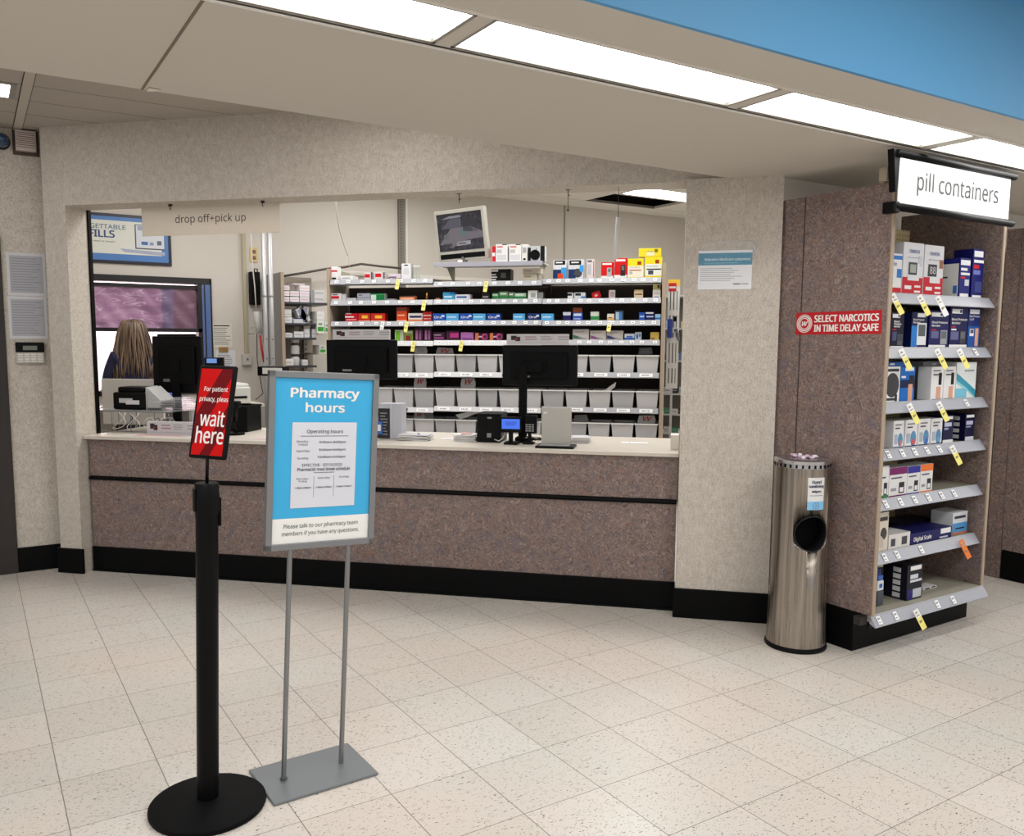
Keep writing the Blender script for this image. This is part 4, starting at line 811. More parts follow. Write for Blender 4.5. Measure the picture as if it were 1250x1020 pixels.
pb_(1, 'white carton with blue lettering', 555.4, 574.5, 359.3, (212, 216, 224), [(.1, .75, .35, .65, (40, 70, 160)), (.85, 1, 0, 1, (200, 180, 190))])
pb_(1, 'black low carton', 588, 598, 357.6, (30, 30, 32), [(.1, .8, .3, .5, (150, 150, 150))])
for a, b, tp, c_, dn in ((600.6, 608.8, 357.6, (86, 150, 96), 'pale green small'), (609.4, 620.6, 355.6, (96, 140, 100), 'mid green'), (621, 627.6, 356.6, (110, 128, 110), 'grey green narrow'), (628, 642, 357.6, (150, 190, 160), 'whitish green')):
    pb_(1, dn+' carton', a, b, tp, c_, [(0, 1, 0, .45, (50, 120, 70)), (.1, .8, .6, .8, (210, 220, 210))])
pb_(1, 'white rounded carton with grey print', 644.4, 656, 354.4, (214, 216, 214), [(.3, .8, .2, .7, (150, 160, 156))])
pb_(1, 'clear plastic pack', 656.4, 663, 356.6, (128, 132, 130))
pb_(1, 'white and black carton', 692.8, 699.8, 357.2, (208, 212, 214), [(0, .8, .5, .9, (40, 44, 50))])
pb_(1, 'white black and blue carton', 700.8, 714.7, 357, (200, 206, 212), [(.1, .6, .5, .9, (40, 44, 50)), (.6, 1, .1, .4, (80, 130, 190))])
prod('bright red small box tipped over, second shelf behind the counter', 724, 734.5, 355.6, SHZ[1][2]+.006, GY+.05, 'K', (196, 24, 34), [(.3, .65, .3, .6, (236, 180, 180))], (), .05, GR[1], pb=364).rotation_euler.rotate_axis('Y', -.35)
pb_(1, 'white and maroon striped carton', 742.3, 750.8, 354, (204, 196, 196), [(0, .15, 0, 1, (110, 60, 60)), (.3, .9, .2, .8, (150, 140, 140))])
pb_(1, 'cream and brown carton', 774, 785, 353.6, (208, 190, 160), [(.1, .9, .4, .55, (120, 70, 50)), (0, 1, .8, 1, (190, 170, 130))])
pb_(1, 'white carton at the right end', 796.7, 806.4, 353.3, (212, 208, 200), [(.1, .9, .5, .6, (150, 150, 150)), (.2, .8, .1, .2, (120, 140, 200))])
prod('yellow cream carton on top of the right end white carton', 797, 806.2, 346.6, kz(801, 353, GY+.03)+.001, GY+.035, 'K', (206, 200, 130), [(.6, .9, .2, .8, (90, 70, 50))], (), .07, GR[1], pb=353)
# third shelf
sun = [(0, 1, 0, .12, (240, 200, 180)), (.3, .8, .4, .75, (240, 190, 60))]
pb_(2, 'red carton with white lettering, left bay', 421.2, 436.7, 382.4, (190, 20, 40), [(0, .7, .5, .65, W3), (.1, .9, .2, .3, (240, 170, 180)), (.1, .5, .92, 1, W3)])
pb_(2, 'red and orange sun carton on the left', 437.3, 451.8, 382.4, (196, 50, 34), sun)
pb_(2, 'red and orange sun carton on the right', 452.6, 469.8, 382.4, (196, 44, 30), sun)
pb_(2, 'tall orange carton', 484, 496.6, 375.2, (212, 74, 34), [(0, 1, .75, .95, (120, 70, 60)), (0, 1, 0, .1, (240, 200, 180)), (.1, .8, .4, .5, (240, 180, 150))])
pb_(2, 'white carton with navy and orange bands', 498.2, 515.6, 382.2, (222, 214, 208), [(.1, .95, .45, .7, (40, 50, 100)), (0, 1, 0, .25, (230, 120, 50))])
pb_(2, 'dull red carton beside the first bay joint', 516, 526.8, 380.6, (184, 40, 40), [(.05, .95, .55, .7, (226, 180, 180)), (.1, .9, .25, .32, (236, 200, 200))])
orl = [(528.2, 543.3, DBL, 'first mid blue'), (544.2, 559.8, LBL, 'first light blue'), (560.8, 576.3, DBL, 'second mid blue'), (576.9, 592.6, LBL, 'second light blue'), (594.2, 610.8, (30, 74, 160), 'third mid blue'), (626.2, 640.6, LBL, 'third light blue'), (643.6, 658.8, (24, 46, 110), 'darkest blue'), (660.4, 675.8, LBL, 'last light blue')]
for a, b, c_, dn in orl:
    tl = [('Ora', .42, .5, .62, .32, W3, .02)] if c_ != LBL else []
    pb_(2, dn+' carton of the blue row', a, b, 382.8, c_, [(.1, .8, .45, .62, (200, 226, 244))] if c_ == LBL else [(.72, .95, .55, .8, (220, 226, 244))], tl, topcol=(60, 130, 200))
pb_(2, 'navy and white carton, right bay', 687.2, 696.8, 380.3, (30, 30, 90), [(0, 1, .6, .95, (206, 212, 226))])
pb_(2, 'blue and white carton under the rust one', 699, 711, 381.6, (44, 84, 180), [(.1, .9, .6, .9, (200, 210, 226)), (.1, .8, .2, .3, (190, 200, 230))])
prod('rust brown carton lying on the blue and white carton, third pharmacy shelf', 699, 710.4, 375.4, kz(705, 381.6, GY+.03)+.001, GY+.035, 'K', (140, 70, 46), (), (), .07, GR[2], pb=381)
pb_(2, 'green and white carton, right bay', 720.8, 731, 380.3, (206, 214, 206), [(0, 1, .1, .5, (50, 136, 70))])
pb_(2, 'white and orange carton, right bay', 741, 749.8, 383, (222, 212, 196), [(0, 1, 0, .4, (214, 170, 110)), (.2, .7, .4, .5, (60, 50, 50))])
pb_(2, 'blue pack in a dark frame', 750.2, 761, 379, (60, 66, 74), [(.12, .85, .1, .85, (56, 120, 190)), (.12, .5, .1, .85, (170, 196, 216))])
pb_(2, 'royal blue carton near the right end', 780, 787.2, 381.3, (36, 80, 176), [(.1, .9, .4, .6, (160, 190, 230))])
pb_(2, 'navy carton with white lettering near the right end', 788, 798.7, 380, (24, 34, 90), [(0, .9, .75, .9, W3), (.1, .9, .35, .5, (180, 190, 220))])
pb_(2, 'pale blue carton at the right end', 799.6, 806.6, 383.3, (150, 190, 220), [(0, 1, .2, .45, (50, 110, 180))])
# fourth shelf
pb_(3, 'lime green and white carton', 482, 492.6, 402.6, (196, 206, 180), [(.1, .6, 0, .9, (120, 190, 50))])
pb_(3, 'lime and brown red carton', 493.2, 504, 403, (130, 150, 70), [(.2, .7, 0, .5, (150, 50, 40)), (0, 1, .7, .9, (190, 200, 170))])
for a, b, dn in ((505.8, 516.4, 'left'), (517.2, 527, 'right')):
    pb_(3, 'dark purple carton with pink figures, %s one of the pair' % dn, a, b, 399.7, (50, 28, 46), [(.15, .4, .1, .8, (170, 110, 160)), (.55, .8, .1, .8, (150, 90, 140))])
pb_(3, 'dark maroon carton with purple print', 528.4, 543, 405.3, (64, 30, 54), [(.1, .9, .2, .4, (150, 70, 130)), (.1, .7, .6, .7, (190, 170, 186))])
pb_(3, 'pink and black crumpled pack', 544.5, 560.6, 403.6, (70, 34, 56), [(.3, .95, .3, .8, (190, 60, 140))])
pb_(3, 'lilac carton', 562.4, 577.8, 405.6, (176, 110, 178), [(.1, .9, .1, .3, (120, 60, 130))])
for a, b, dn in ((580, 596.5, 'left'), (597.8, 614.3, 'right')):
    pb_(3, 'black carton with a magenta ring, %s one of the pair' % dn, a, b, 406.3, (60, 26, 50), [(.1, .5, .4, .6, (200, 180, 196)), (.0, .25, 0, 1, (210, 120, 80))], extra=lambda m, w_, h: m.sph((w_*.2, 0, h*.5), h*.42, mat((206, 60, 130), .4), (1, .04, 1)).sph((w_*.24, -.002, h*.5), h*.25, mat((60, 26, 50), .4), (1, .04, 1)))
for a, b, tp, c_, dn in ((699, 719, 401.8, (60, 110, 84), 'green'), (720.2, 740, 403.4, (140, 70, 130), 'purple'), (740.6, 760.8, 403.4, (40, 50, 110), 'navy')):
    pb_(3, 'wide grey white carton with a %s swoosh' % dn, a, b, tp, (196, 192, 190), [(.1, .7, .7, .82, (170, 166, 166))], extra=(lambda c_: lambda m, w_, h: m.prism([(-w_*.48, h*.5), (-w_*.48, h*.15), (w_*.35, h*.08)], -.0014, -.0006, mat(c_, .4), 'y').prism([(-w_*.4, h*.5), (w_*.1, h*.1), (w_*.4, h*.1)], -.0016, -.0008, mat((150, 150, 156), .4), 'y'))(c_), dep=.12)
pb_(3, 'white and blue low carton, right bay', 762.2, 774.6, 407.2, (200, 208, 220), [(0, 1, 0, .35, DBL), (.2, .8, .4, .65, (60, 100, 180))])
pb_(3, 'pale blue carton with small pictures, right bay', 775, 783, 405.3, (190, 200, 214), [(.2, .5, .2, .7, DBL), (.6, .9, .4, .8, (90, 120, 170))])
pb_(3, 'mustard yellow carton at the right end', 793.8, 804.6, 405.3, (206, 176, 92), [(.1, .5, .1, .3, (140, 90, 50))])

# ------------------------------------------------------------------ storage bins
ordi = ['first', 'second', 'third', 'fourth', 'fifth']
rown = ['upper', 'middle', 'lowest']
BTP = [433.2, 476.6, 516.0]; btop = [kz(735, v, GY) for v in BTP]
def binmesh(w_, h, col):
    m = MB(); d = .30; t_ = .004; a = w_/2; tp = .86
    o = [(-a*tp, .02), (a*tp, .02), (a*tp, d-.02), (-a*tp, d-.02)]; T = [(-a, 0), (a, 0), (a, d), (-a, d)]
    t2 = bmesh.new()
    vb = [t2.verts.new((*p, 0)) for p in o]; vt = [t2.verts.new((*p, h)) for p in T]
    ib = [t2.verts.new((p[0]*.95, t_+p[1]*(1-.02), .006)) for p in o]; it = [t2.verts.new((p[0]*.95, t_+p[1]*.97, h)) for p in T]
    t2.faces.new(vb[::-1])
    for i in range(4):
        j = (i+1) % 4
        t2.faces.new((vb[i], vb[j], vt[j], vt[i])); t2.faces.new((ib[j], ib[i], it[i], it[j])); t2.faces.new((vt[i], vt[j], it[j], it[i]))
    t2.faces.new(ib); bmesh.ops.recalc_face_normals(t2, faces=t2.faces); m._join(t2, col); return m, d
BC = [mat((204, 204, 206), .45, name='bin_grey'), mat((184, 185, 188), .45, name='bin_mid_grey')]
protos = {}
for r in range(3):
    for b in range(3):
        for i in range(5):
            if b == 0 and i < 2: continue
            bw = (gx[b+1]-gx[b])/5; x = gx[b]+bw*(i+.5); zb = SHZ[4+r][b]; h = btop[r]-zb-.001
            key = (b, r, (i*2+r+b) % 3 == 0)
            lbl = 'grey plastic bin, %s from the left in the %s bay of the %s bin row' % (ordi[i], ['left', 'middle', 'right'][b], rown[r])
            if key not in protos:
                m, d = binmesh(bw-.012, h, BC[1 if key[2] else 0]); e = thing('storage_bin', lbl, 'bin', 'K', (x, GY+.012, zb+.001), 0, 'grey bins on the pharmacy shelving')
                m.make('tub', e)
                q = MB(); a = (bw-.012)/2; q.box(-a-.004, a+.004, -.009, .0, h-.010, h-.001, WHITE, .001).box(-a-.004, a+.004, d, d+.006, h-.010, h-.001, WHITE).box(-a-.005, -a, 0, d, h-.010, h-.001, WHITE).box(a, a+.005, 0, d, h-.010, h-.001, WHITE)
                q.make('rim', e); protos[key] = e
            else:
                s_ = protos[key]; e = s_.copy(); C.objects.link(e); e['label'] = lbl
                for ch in s_.children: c_ = ch.copy(); C.objects.link(c_); c_.parent = e
                e.matrix_basis = MK @ Matrix.Translation((x+random.uniform(-.002, .002), GY+.012, zb+.001))
# prescription bags sticking out of the bins
def bag(desc, a, b, tp, bt, red=True, roll=0., col=(206, 204, 204)):
    r = min(range(3), key=lambda q: abs(BTP[q]-bt)); y = GY+.09
    x = kx((a+b)/2, bt, y); w_ = kx(b, bt, y)-kx(a, bt, y); z1 = kz((a+b)/2, tp, y); z0 = btop[r]-.06
    m = MB(); h = z1-z0; m.prism([(-w_*.4, 0), (w_*.4, 0), (w_*.47, h*.7), (w_*.38, h), (-w_*.42, h*.96), (-w_*.49, h*.6)], 0, .012, mat(col, .7), 'y')
    if red: m.text('w', 0, h*.78, w_*.5, h*.28, 0, mat((200, 50, 60), .6), .02, shear=.35); m.rect(-w_*.3, w_*.3, h*.6, h*.62, 0, SOFTINK)
    else: m.lines(-w_*.3, w_*.35, h*.62, h*.9, 3, SOFTINK, 0)
    tag(m.make('paper_bag', fr='K', loc=(x, y, z0), rot=Matrix.Rotation(roll, 4, 'Y')), desc, 'bag', 'prescription bags in the bins')
bag('grey white bag standing in an upper left bay bin', 506, 522, 423, 433, False)
bag('wide bag with a red mark in the upper bin at the first bay joint', 531, 553, 424, 433, True, .1, (188, 182, 184))
bag('white bag with a red mark in the middle row left bay bin', 505, 521, 460.5, 476.6)
bag('white bag with a red script mark in the middle row, left of the black till', 562, 581, 461, 476.6)
bag('bag with a red script mark in the lowest row above the paper stacks', 505, 519, 502, 516)
bag('grey bag beside the red marked one in the lowest row', 519.5, 530, 502, 516, False, -.1, (150, 150, 154))
bag('white bag with a red mark in the rightmost lowest bins', 778, 801, 506.5, 516)
bag('flat grey bag in the lowest row right of the grey terminal', 700, 718, 506, 516, False, 0, (150, 150, 150))
bag('translucent grey bag in the rightmost upper bin', 779, 797, 424, 433, False, 0, (110, 112, 112))
for nm_, pts, dn in (('a', [(738, 476), (752, 466), (751, 472), (742, 479)], 'folded leaflet poking out of a middle row bin in the right bay'), ('b', [(556, 506), (584, 500), (586, 503), (562, 512)], 'long folded leaflet leaning in the lowest bins left of the black printer')):
    y = GY+.05; q = [at(*p, y, 'K') for p in pts]; m = MB().prism([(p[0]-q[0][0], p[1]-q[0][1]) for p in q], 0, .006, WHITE, 'y')
    tag(m.make('leaflet', fr='K', loc=(q[0][0], y, q[0][1])), dn, 'leaflet')

# ================================================================== ON THE SERVICE COUNTER
CT = .8795
def kobj(m, name, desc, cat, x, y, z=CT, rz=0., group=None, rot=None): return tag(m.make(name, fr='K', loc=(x, y, z), rz=rz, rot=rot), desc, cat, group)
# long printed strips on the monitor tops
def strip(w_, h):
    m = MB().box(-w_/2, w_/2, 0, .03, 0, h, mat((196, 194, 196), .5), .001)
    m.box(-w_*.43, -w_*.34, -.001, 0, h*.45, h*.85, mat((34, 28, 34), .4)).box(-w_*.36, -w_*.28, -.0014, 0, h*.35, h*.75, mat((44, 30, 36), .4)).rect(-w_*.36, -w_*.33, h*.5, h*.6, -.0012, RED)
    for u, n in ((-.2, 2), (.05, 3), (.33, 2)): m.lines(w_*u, w_*(u+.2), h*.4, h*.85, n, mat((150, 110, 120), .6) if u < 0 else SOFTINK, -.0002, .2)
    m.rect(-w_*.47, w_*.47, h*.2, h*.22, -.0002, mat((150, 120, 140), .6))
    return m
def lcd(desc, pl, pr, pt_, pb, y, rz=0., stand=True, tilt=0.):
    x0, z1 = at(pl, pt_, y, 'K'); x1, z0 = at(pr, pb, y, 'K'); w_ = x1-x0; h = z1-z0; xc = (x0+x1)/2
    e = thing('computer_monitor', desc, 'monitor', 'K', (xc, y, CT), rz)
    o = z0-CT
    MB().box(-w_/2, w_/2, 0, .022, o, o+h, BLACK, .006).box(-w_*.38, w_*.38, -.022, .004, o+h*.15, o+h*.82, MBLACK, .01).box(-w_*.1, w_*.1, -.03, -.018, o+h*.35, o+h*.6, MBLACK, .004).box(w_*-.25, -w_*.12, -.0235, -.022, o+h*.2, o+h*.25, mat((120, 120, 120), .4)).make('casing', e)
    MB().box(-w_*.47, w_*.47, .0215, .0228, o+h*.06, o+h*.95, mat((60, 70, 90), .2)).make('screen', e)
    if stand: MB().box(-.03, .03, -.026, .0, 0.01, o+h*.4, MBLACK, .004).box(-.11, .11, -.08, .1, 0, .014, MBLACK, .006).make('stand', e)
    return e, xc, w_, z1
e, xc, w_, z1 = lcd('black monitor with its back to the opening, beside the blonde person', 185, 247, 410, 480, .60, .0)
MB().box(-.13, .16, -.025, .0, z1-CT-.001, z1-CT+.014, MBLACK, .003).make('top_bar', e)
e, xc, w_, z1 = lcd('black monitor behind the pharmacy hours sign with a printed strip on top', 398, 484.6, 414.5, 463, .30)
kobj(strip(kx(473.5, 407, .27)-kx(404.5, 407, .27), .062), 'picture_strip', 'grey printed strip standing on the monitor behind the hours sign', 'sign strip', kx(439, 407, .27), .285, z1+.001, 0)
e, xc, w_, z1 = lcd('black monitor on a tall black pole near the counter middle', 613.5, 704.5, 421, 471, .30, stand=False)
kobj(strip(kx(693.5, 412, .27)-kx(617.8, 412, .27), .064), 'picture_strip', 'grey printed strip standing on the pole-mounted monitor', 'sign strip', kx(655.6, 412, .27), .285, z1+.001, 0)
px_ = kx(637.5, 500, .24)
MB().box(px_-xc-.024, px_-xc+.024, -.055, -.025, 0, kz(637, 446, .24)-CT, MBLACK, .006).box(px_-xc-.01, .02, -.04, 0, z1-CT-.16, z1-CT-.1, MBLACK, .004).box(px_-xc-.05, px_-xc+.05, -.03, .06, 0, .03, MBLACK, .008).make('pole', e)
# strip on the counter at the left
x0, x1 = kx(177, 523, .10), kx(237, 523, .10)
kobj(strip(x1-x0, kz(200, 515, .1)-CT), 'picture_strip', 'white printed strip lying on the counter at the left, below the wire tray', 'sign strip', (x0+x1)/2, .12, CT, 0)
# receipt printer black, left, on wire tray
tr = thing('wire_tray', 'wire letter tray on the counter carrying the black printer', 'tray', 'K', (kx(151, 515, .35), .33, CT))
m = MB(); WR = mat((150, 150, 152), .35, .7)
for x in (-.14, .0, .14):
    m.tube([(x, -.1, 0), (x, -.1, .135), (x, .16, .135), (x, .16, 0)], .003, WR, 6)
for y in (-.1, -.04, .03, .1, .16): m.tube([(-.14, y, .135), (.42, y, .135)], .003, WR, 6)
for x in (.42,): m.tube([(x, -.1, 0), (x, -.1, .135), (x, .16, .135), (x, .16, 0)], .003, WR, 6)
m.tube([(-.14, -.1, .135), (.42, -.1, .135)], .003, WR, 6); m.tube([(-.14, -.1, .004), (.42, -.1, .004)], .003, WR, 6); m.make('wire_frame', tr)
MB().box(-.15, .43, -.11, .17, .138, .144, clearplastic('acrylic_sheet', (200, 204, 206), .5)).make('tray_sheet', tr)
x0, x1 = kx(137, 485, .25), kx(176, 485, .25); zt = kz(150, 468, .25)
pr_ = thing('label_printer', 'black and grey printer on the wire tray at the left', 'printer', 'K', ((x0+x1)/2, .26, CT+.1455), math.radians(4))
hw = (x1-x0)/2
MB().box(-hw, hw, 0, .2, 0, .115, BLACK, .012).box(-hw*.8, hw*.8, .02, .18, .11, .15, BLACK, .012).box(-hw*.6, hw*.2, -.002, 0, .045, .075, mat((190, 190, 190), .5)).box(-hw*.2, hw*.6, -.003, 0, .035, .062, mat((206, 206, 206), .5)).make('casing', pr_)
MB().prism([(0, 0), (.2, 0), (.2, .08), (.14, .155), (0, .15)], hw, hw+.004, mat((186, 186, 184), .45), 'x').box(hw+.004, hw+.10, .0, .2, .01, .06, mat((170, 170, 170), .4), .01).prism([(hw, .15), (hw+.10, .06), (hw+.10, .05), (hw, .05)], .01, .19, mat((176, 176, 174), .4), 'y').make('side_cover', pr_)
m = MB()
for i in range(3):
    pts = [(-.02+.06*i+.05*math.sin(t_*.8+i), -.02-.01*i, .13-.11*math.sin(t_*PI/10)) for t_ in range(11)]; m.tube(pts, .0022, [WCABLE, CABLE, WCABLE][i], 6)
for i in range(9):
    cx = .2+.03*i*.6; m.tube([(cx+.04*math.cos(t_*.7+i*1.7), .0+.02*math.sin(t_), .06+.04*math.sin(t_*.7+i*2.1)) for t_ in range(12)], .0018, [WCABLE, mat((170, 170, 172), .4), CABLE][i % 3], 5)
kobj(m, 'cable_bundle', 'tangle of thin white and black cables hanging below the wire tray', 'cables', kx(151, 515, .2), .2, CT+.004)
x0, x1 = kx(121, 500, .62), kx(193, 500, .62)
kobj(MB().box(x0-.02-.08, x1-.08, 0, .02, 0, kz(155, 463, .62)-CT, mat((212, 210, 206), .6), .002), 'divider_panel', 'plain white divider panel behind the black printer', 'panel', .08, .685, CT)
# clutter between tray and sign: clear folder bundle
cf = MB()
for i in range(7): cf.box(-.09+.004*i, .12-.01*i, 0, .2, .012*i, .012*i+.003, clearplastic('clear_sleeve', (216, 216, 220), .45), M=Matrix.Rotation(.05*(i-3), 4, 'Z'))
kobj(cf, 'clear_sleeves', 'stack of clear plastic sleeves on the tray below the left monitor', 'plastic sleeves', kx(212, 495, .35)+.035, .27, CT+.1455)
# pin pad visible above the red sign
x_, z_ = at(261, 441, .2, 'K')
e = thing('card_terminal', 'black card terminal with a pale blue screen just above the red sign', 'card terminal', 'K', (x_, .2, CT))
MB().box(-.065, .065, -.008, .02, z_-CT-.055, z_-CT+.026, BLACK, .006).box(-.01, .01, 0, .02, 0, z_-CT-.05, BLACK).box(-.05, .05, -.04, .06, 0, .012, BLACK, .004).make('casing', e)
MB().box(-.045, .025, -.0095, -.008, z_-CT-.01, z_-CT+.018, emis((120, 165, 235), .8, 'terminal_screen')).make('screen', e)
# handheld scanner on stand, black bin, white printer (behind red sign)
e = thing('barcode_scanner', 'black handheld scanner on a round stand right of the red sign', 'scanner', 'K', (kx(288, 520, .25), .25, CT))
MB().cyl(0, 0, 0, .012, .055, BLACK, 28).tube([(0, 0, .01), (-.015, 0, .06), (.0, 0, .12), (.01, 0, .15)], .008, BLACK, 10).make('stand', e)
MB().tube([(-.01, 0, .09), (0, -.01, .15), (.01, -.02, .19)], .016, BLACK, 12, .02).box(-.02, .045, -.045, .0, .175, .22, BLACK, .01).make('scanner_head', e)
x0, x1 = kx(290, 508, .55), kx(315, 508, .55)
kobj(MB().box(0, x1-x0, 0, .2, 0, kz(300, 493, .55)-CT, BLACK, .005).box(-.004, x1-x0+.004, -.004, .204, kz(300, 493, .55)-CT-.014, kz(300, 493, .55)-CT, BLACK, .003), 'black_box', 'black box behind the scanner stand', 'box', x0, .40, CT)
e = thing('white_printer', 'small white printer behind the black box beside the red sign', 'printer', 'G', (*[(lambda p: (p[0], 7.6))(at(294, 480, 7.6, 'G'))][0], 0)); pz = at(294, 490, 7.6, 'G')[1]
zt = at(294, 468, 7.6, 'G')[1]; wd = (at(305, 480, 7.6, 'G')[0]-at(280, 480, 7.6, 'G')[0])/2
MB().box(-wd, wd, 0, .35, pz-.02, zt-.03, mat((206, 206, 200), .45), .015).box(-wd*.9, wd*.9, .02, .33, zt-.04, zt, mat((214, 214, 208), .45), .015).box(-wd*.8, wd*.6, -.006, .0, pz+.03, pz+.05, BLACK).make('casing', e)
MB().box(-.3, .2, -.05, .38, pz-.05, pz-.021, CREAMTOP, .003).box(-.28, -.25, 0, .35, 0, pz-.05, LGREY).box(.15, .18, 0, .35, 0, pz-.05, LGREY).make('stand', e)
# lit label maker on a shelf edge
x_, z_ = at(330, 453, 1.2, 'K'); w_ = (kx(346, 453, 1.2)-kx(314, 453, 1.2))/2
e = thing('shelf_scale', 'slim black device with a white front just left of the hours sign top', 'device', 'K', (x_, 1.2, CT))
MB().box(-w_, w_, 0, .1, z_-CT-.035, z_-CT+.035, BLACK, .004).box(-w_*.6, w_*.9, -.002, 0, z_-CT-.02, z_-CT+.026, mat((220, 220, 216), .4)).make('casing', e)
MB().tube([(0, .05, -CT), (0, .05, z_-CT-.035)], .014, DARK).make('stand', e)
# receipts printer, blue screen terminal, keypad, grey terminal
x0, x1 = kx(582, 520, .22), kx(611.5, 520, .22); zt = kz(595, 504.5, .22)-CT
e = thing('receipt_printer', 'black boxy receipt printer on the counter left of the monitor pole', 'printer', 'K', ((x0+x1)/2, .22, CT)); hw = (x1-x0)/2
MB().box(-hw, hw, 0, .19, 0, zt, BLACK, .006).box(-hw*1.02, hw*.9, -.008, .15, zt-.012, zt-.002, MBLACK, .003).box(-hw*.1, hw*.25, -.009, -.007, zt-.03, zt-.02, SOFTINK).box(-hw*.15, hw*.2, -.002, 0, .03, .055, mat((130, 130, 130), .5)).make('casing', e)
MB().tube([(hw*.5, -.012, .02), (hw*.9, -.02, .012), (hw*1.2, -.02, .03), (hw*1.5, -.015, .08)], .003, WCABLE, 6).make('cable', e)
x0, x1 = kx(611, 518, .18), kx(637, 518, .18); z0, z1 = kz(624, 527.5, .18)-CT, kz(624, 508.5, .18)-CT
e = thing('payment_terminal', 'payment terminal with a bright blue screen on the counter', 'card terminal', 'K', ((x0+x1)/2, .16, CT)); hw = (x1-x0)/2
MB().box(-hw, hw, 0, .03, z0, z1, BLACK, .006).box(-.012, .012, .005, .025, 0, z0+.01, BLACK).box(-.035, .045, -.03, .06, 0, .014, BLACK, .004).make('casing', e)
m = MB().box(-hw*.82, hw*.86, -.0015, 0, z0+.022, z1-.012, emis((70, 120, 245), 1.0, 'blue_lcd')).lines(-hw*.5, hw*.6, z0+.04, z1-.025, 3, mat((30, 50, 150), .5), -.002, .2); m.make('screen', e)
x0, x1 = kx(640, 520, .2), kx(655, 520, .2); z0, z1 = kz(647, 529, .2)-CT, kz(647, 507, .2)-CT
m = MB().box(0, x1-x0, 0, .03, z0, z1, BLACK, .005).box(.02, .04, .01, .02, 0, z0, BLACK).box(-.005, .06, -.03, .03, 0, .012, BLACK, .003)
for i in range(3):
    for j in range(4): m.box(.008+i*(x1-x0-.02)/3, .008+i*(x1-x0-.02)/3+.014, -.003, 0, z0+.012+j*.012, z0+.02+j*.012, mat((140, 140, 142), .5), .001)
kobj(m, 'keypad', 'small black number keypad between the pole and grey terminal', 'keypad', x0, .2, CT)
x0, x1 = kx(661, 516, .12), kx(697, 516, .12); zt = kz(680, 497.5, .12)-CT; hw = (x1-x0)/2
e = thing('check_reader', 'grey upright terminal on a black tray near the counter edge', 'terminal', 'K', ((x0+x1)/2, .1, CT))
MB().box(-hw*1.22, hw*1.35, -.09, .06, 0, .012, BLACK, .003).box(-hw*1.0, hw*1.0, -.07, .0, .012, .016, mat((150, 150, 148), .5), .002).make('tray', e)
MB().box(-hw, hw, .015, .05, .012, zt, mat((176, 174, 166), .5), .004).box(-hw*.85, -hw*.6, .013, .016, zt-.035, zt-.024, mat((214, 214, 210), .4), .001).make('upright_panel', e)
m = MB()
for i in range(6): m.tube([(.05*math.sin(t_*.9+i*1.1)+.01*i, .02*math.cos(t_*1.3+i), .015+.02*abs(math.sin(t_*.6+i))) for t_ in range(14)], .0025, [CABLE, WCABLE, CABLE][i % 3], 5)
kobj(m, 'cable_bundle', 'tangle of black cables at the foot of the monitor pole', 'cables', kx(650, 535, .24), .25, CT)
# stacks of papers
def stack(desc, a, b, n, y, tops, rz=0., h=.006, grp='paper stacks on the counter'):
    x0, x1 = kx(a, 532, y), kx(b, 532, y); m = MB(); hw = (x1-x0)/2
    for i in range(n):
        m.box(-hw, hw, -.07, .07, i*h, (i+1)*h-.0012, [PAPER, mat((206, 202, 196), .7), mat((190, 190, 194), .7)][i % 3], .001, M=Matrix.Rotation(random.uniform(-.2, .2), 4, 'Z'))
    for j, (u0, u1, c_) in enumerate(tops): m.box(hw*u0, hw*u1, -.06+.02*j, .05, n*h+.001*j, n*h+.001*j+.0015, mat(c_, .6), M=Matrix.Rotation(.2, 4, 'Z') @ Matrix.Rotation(.1, 4, 'Y'))
    return kobj(m, 'paper_stack', desc, 'paper stack', (x0+x1)/2, y+.06, CT+.0003, rz, grp)
stack('fanned stack of papers with a blue printed sheet, right of the hours sign', 485, 522, 6, .2, [(.1, .9, (110, 120, 150))], .15)
stack('paper stack with reddish sheets against the black receipt printer', 555, 581, 7, .22, [(-.6, .8, (190, 150, 140))], -.1)
stack('small curled paper stack right of the grey terminal', 697, 718, 6, .3, [])
def sheet(desc, a, b, y, cols, rz=0.):
    x0, x1 = kx(a, 535, y), kx(b, 535, y); m = MB().box(0, x1-x0, 0, .08, 0, .001, PAPER)
    for u0, u1, v0, v1, c_ in cols: m.box((x1-x0)*u0, (x1-x0)*u1, .08*v0, .08*v1, .001, .0013, mat(c_, .6))
    kobj(m, 'paper_sheet', desc, 'paper', x0, y, CT+.0004, rz, 'loose sheets on the counter')
sheet('flat white sheets at the right of the counter', 758, 791, .36, [(.3, .32, 0, 1, (170, 170, 170))])
sheet('red printed flyer flat on the counter at the far left', 152, 232, .03, [(.05, .95, .2, .4, (190, 60, 60)), (.1, .8, .6, .8, (210, 120, 120))])
sheet('red printed flyer flat on the counter beside the hours sign', 304, 327, .05, [(.1, .9, .2, .5, (196, 70, 70))])
sheet('white leaflet flat between the two paper stacks', 538, 552, .3, [(.1, .9, .3, .5, (160, 160, 166))])
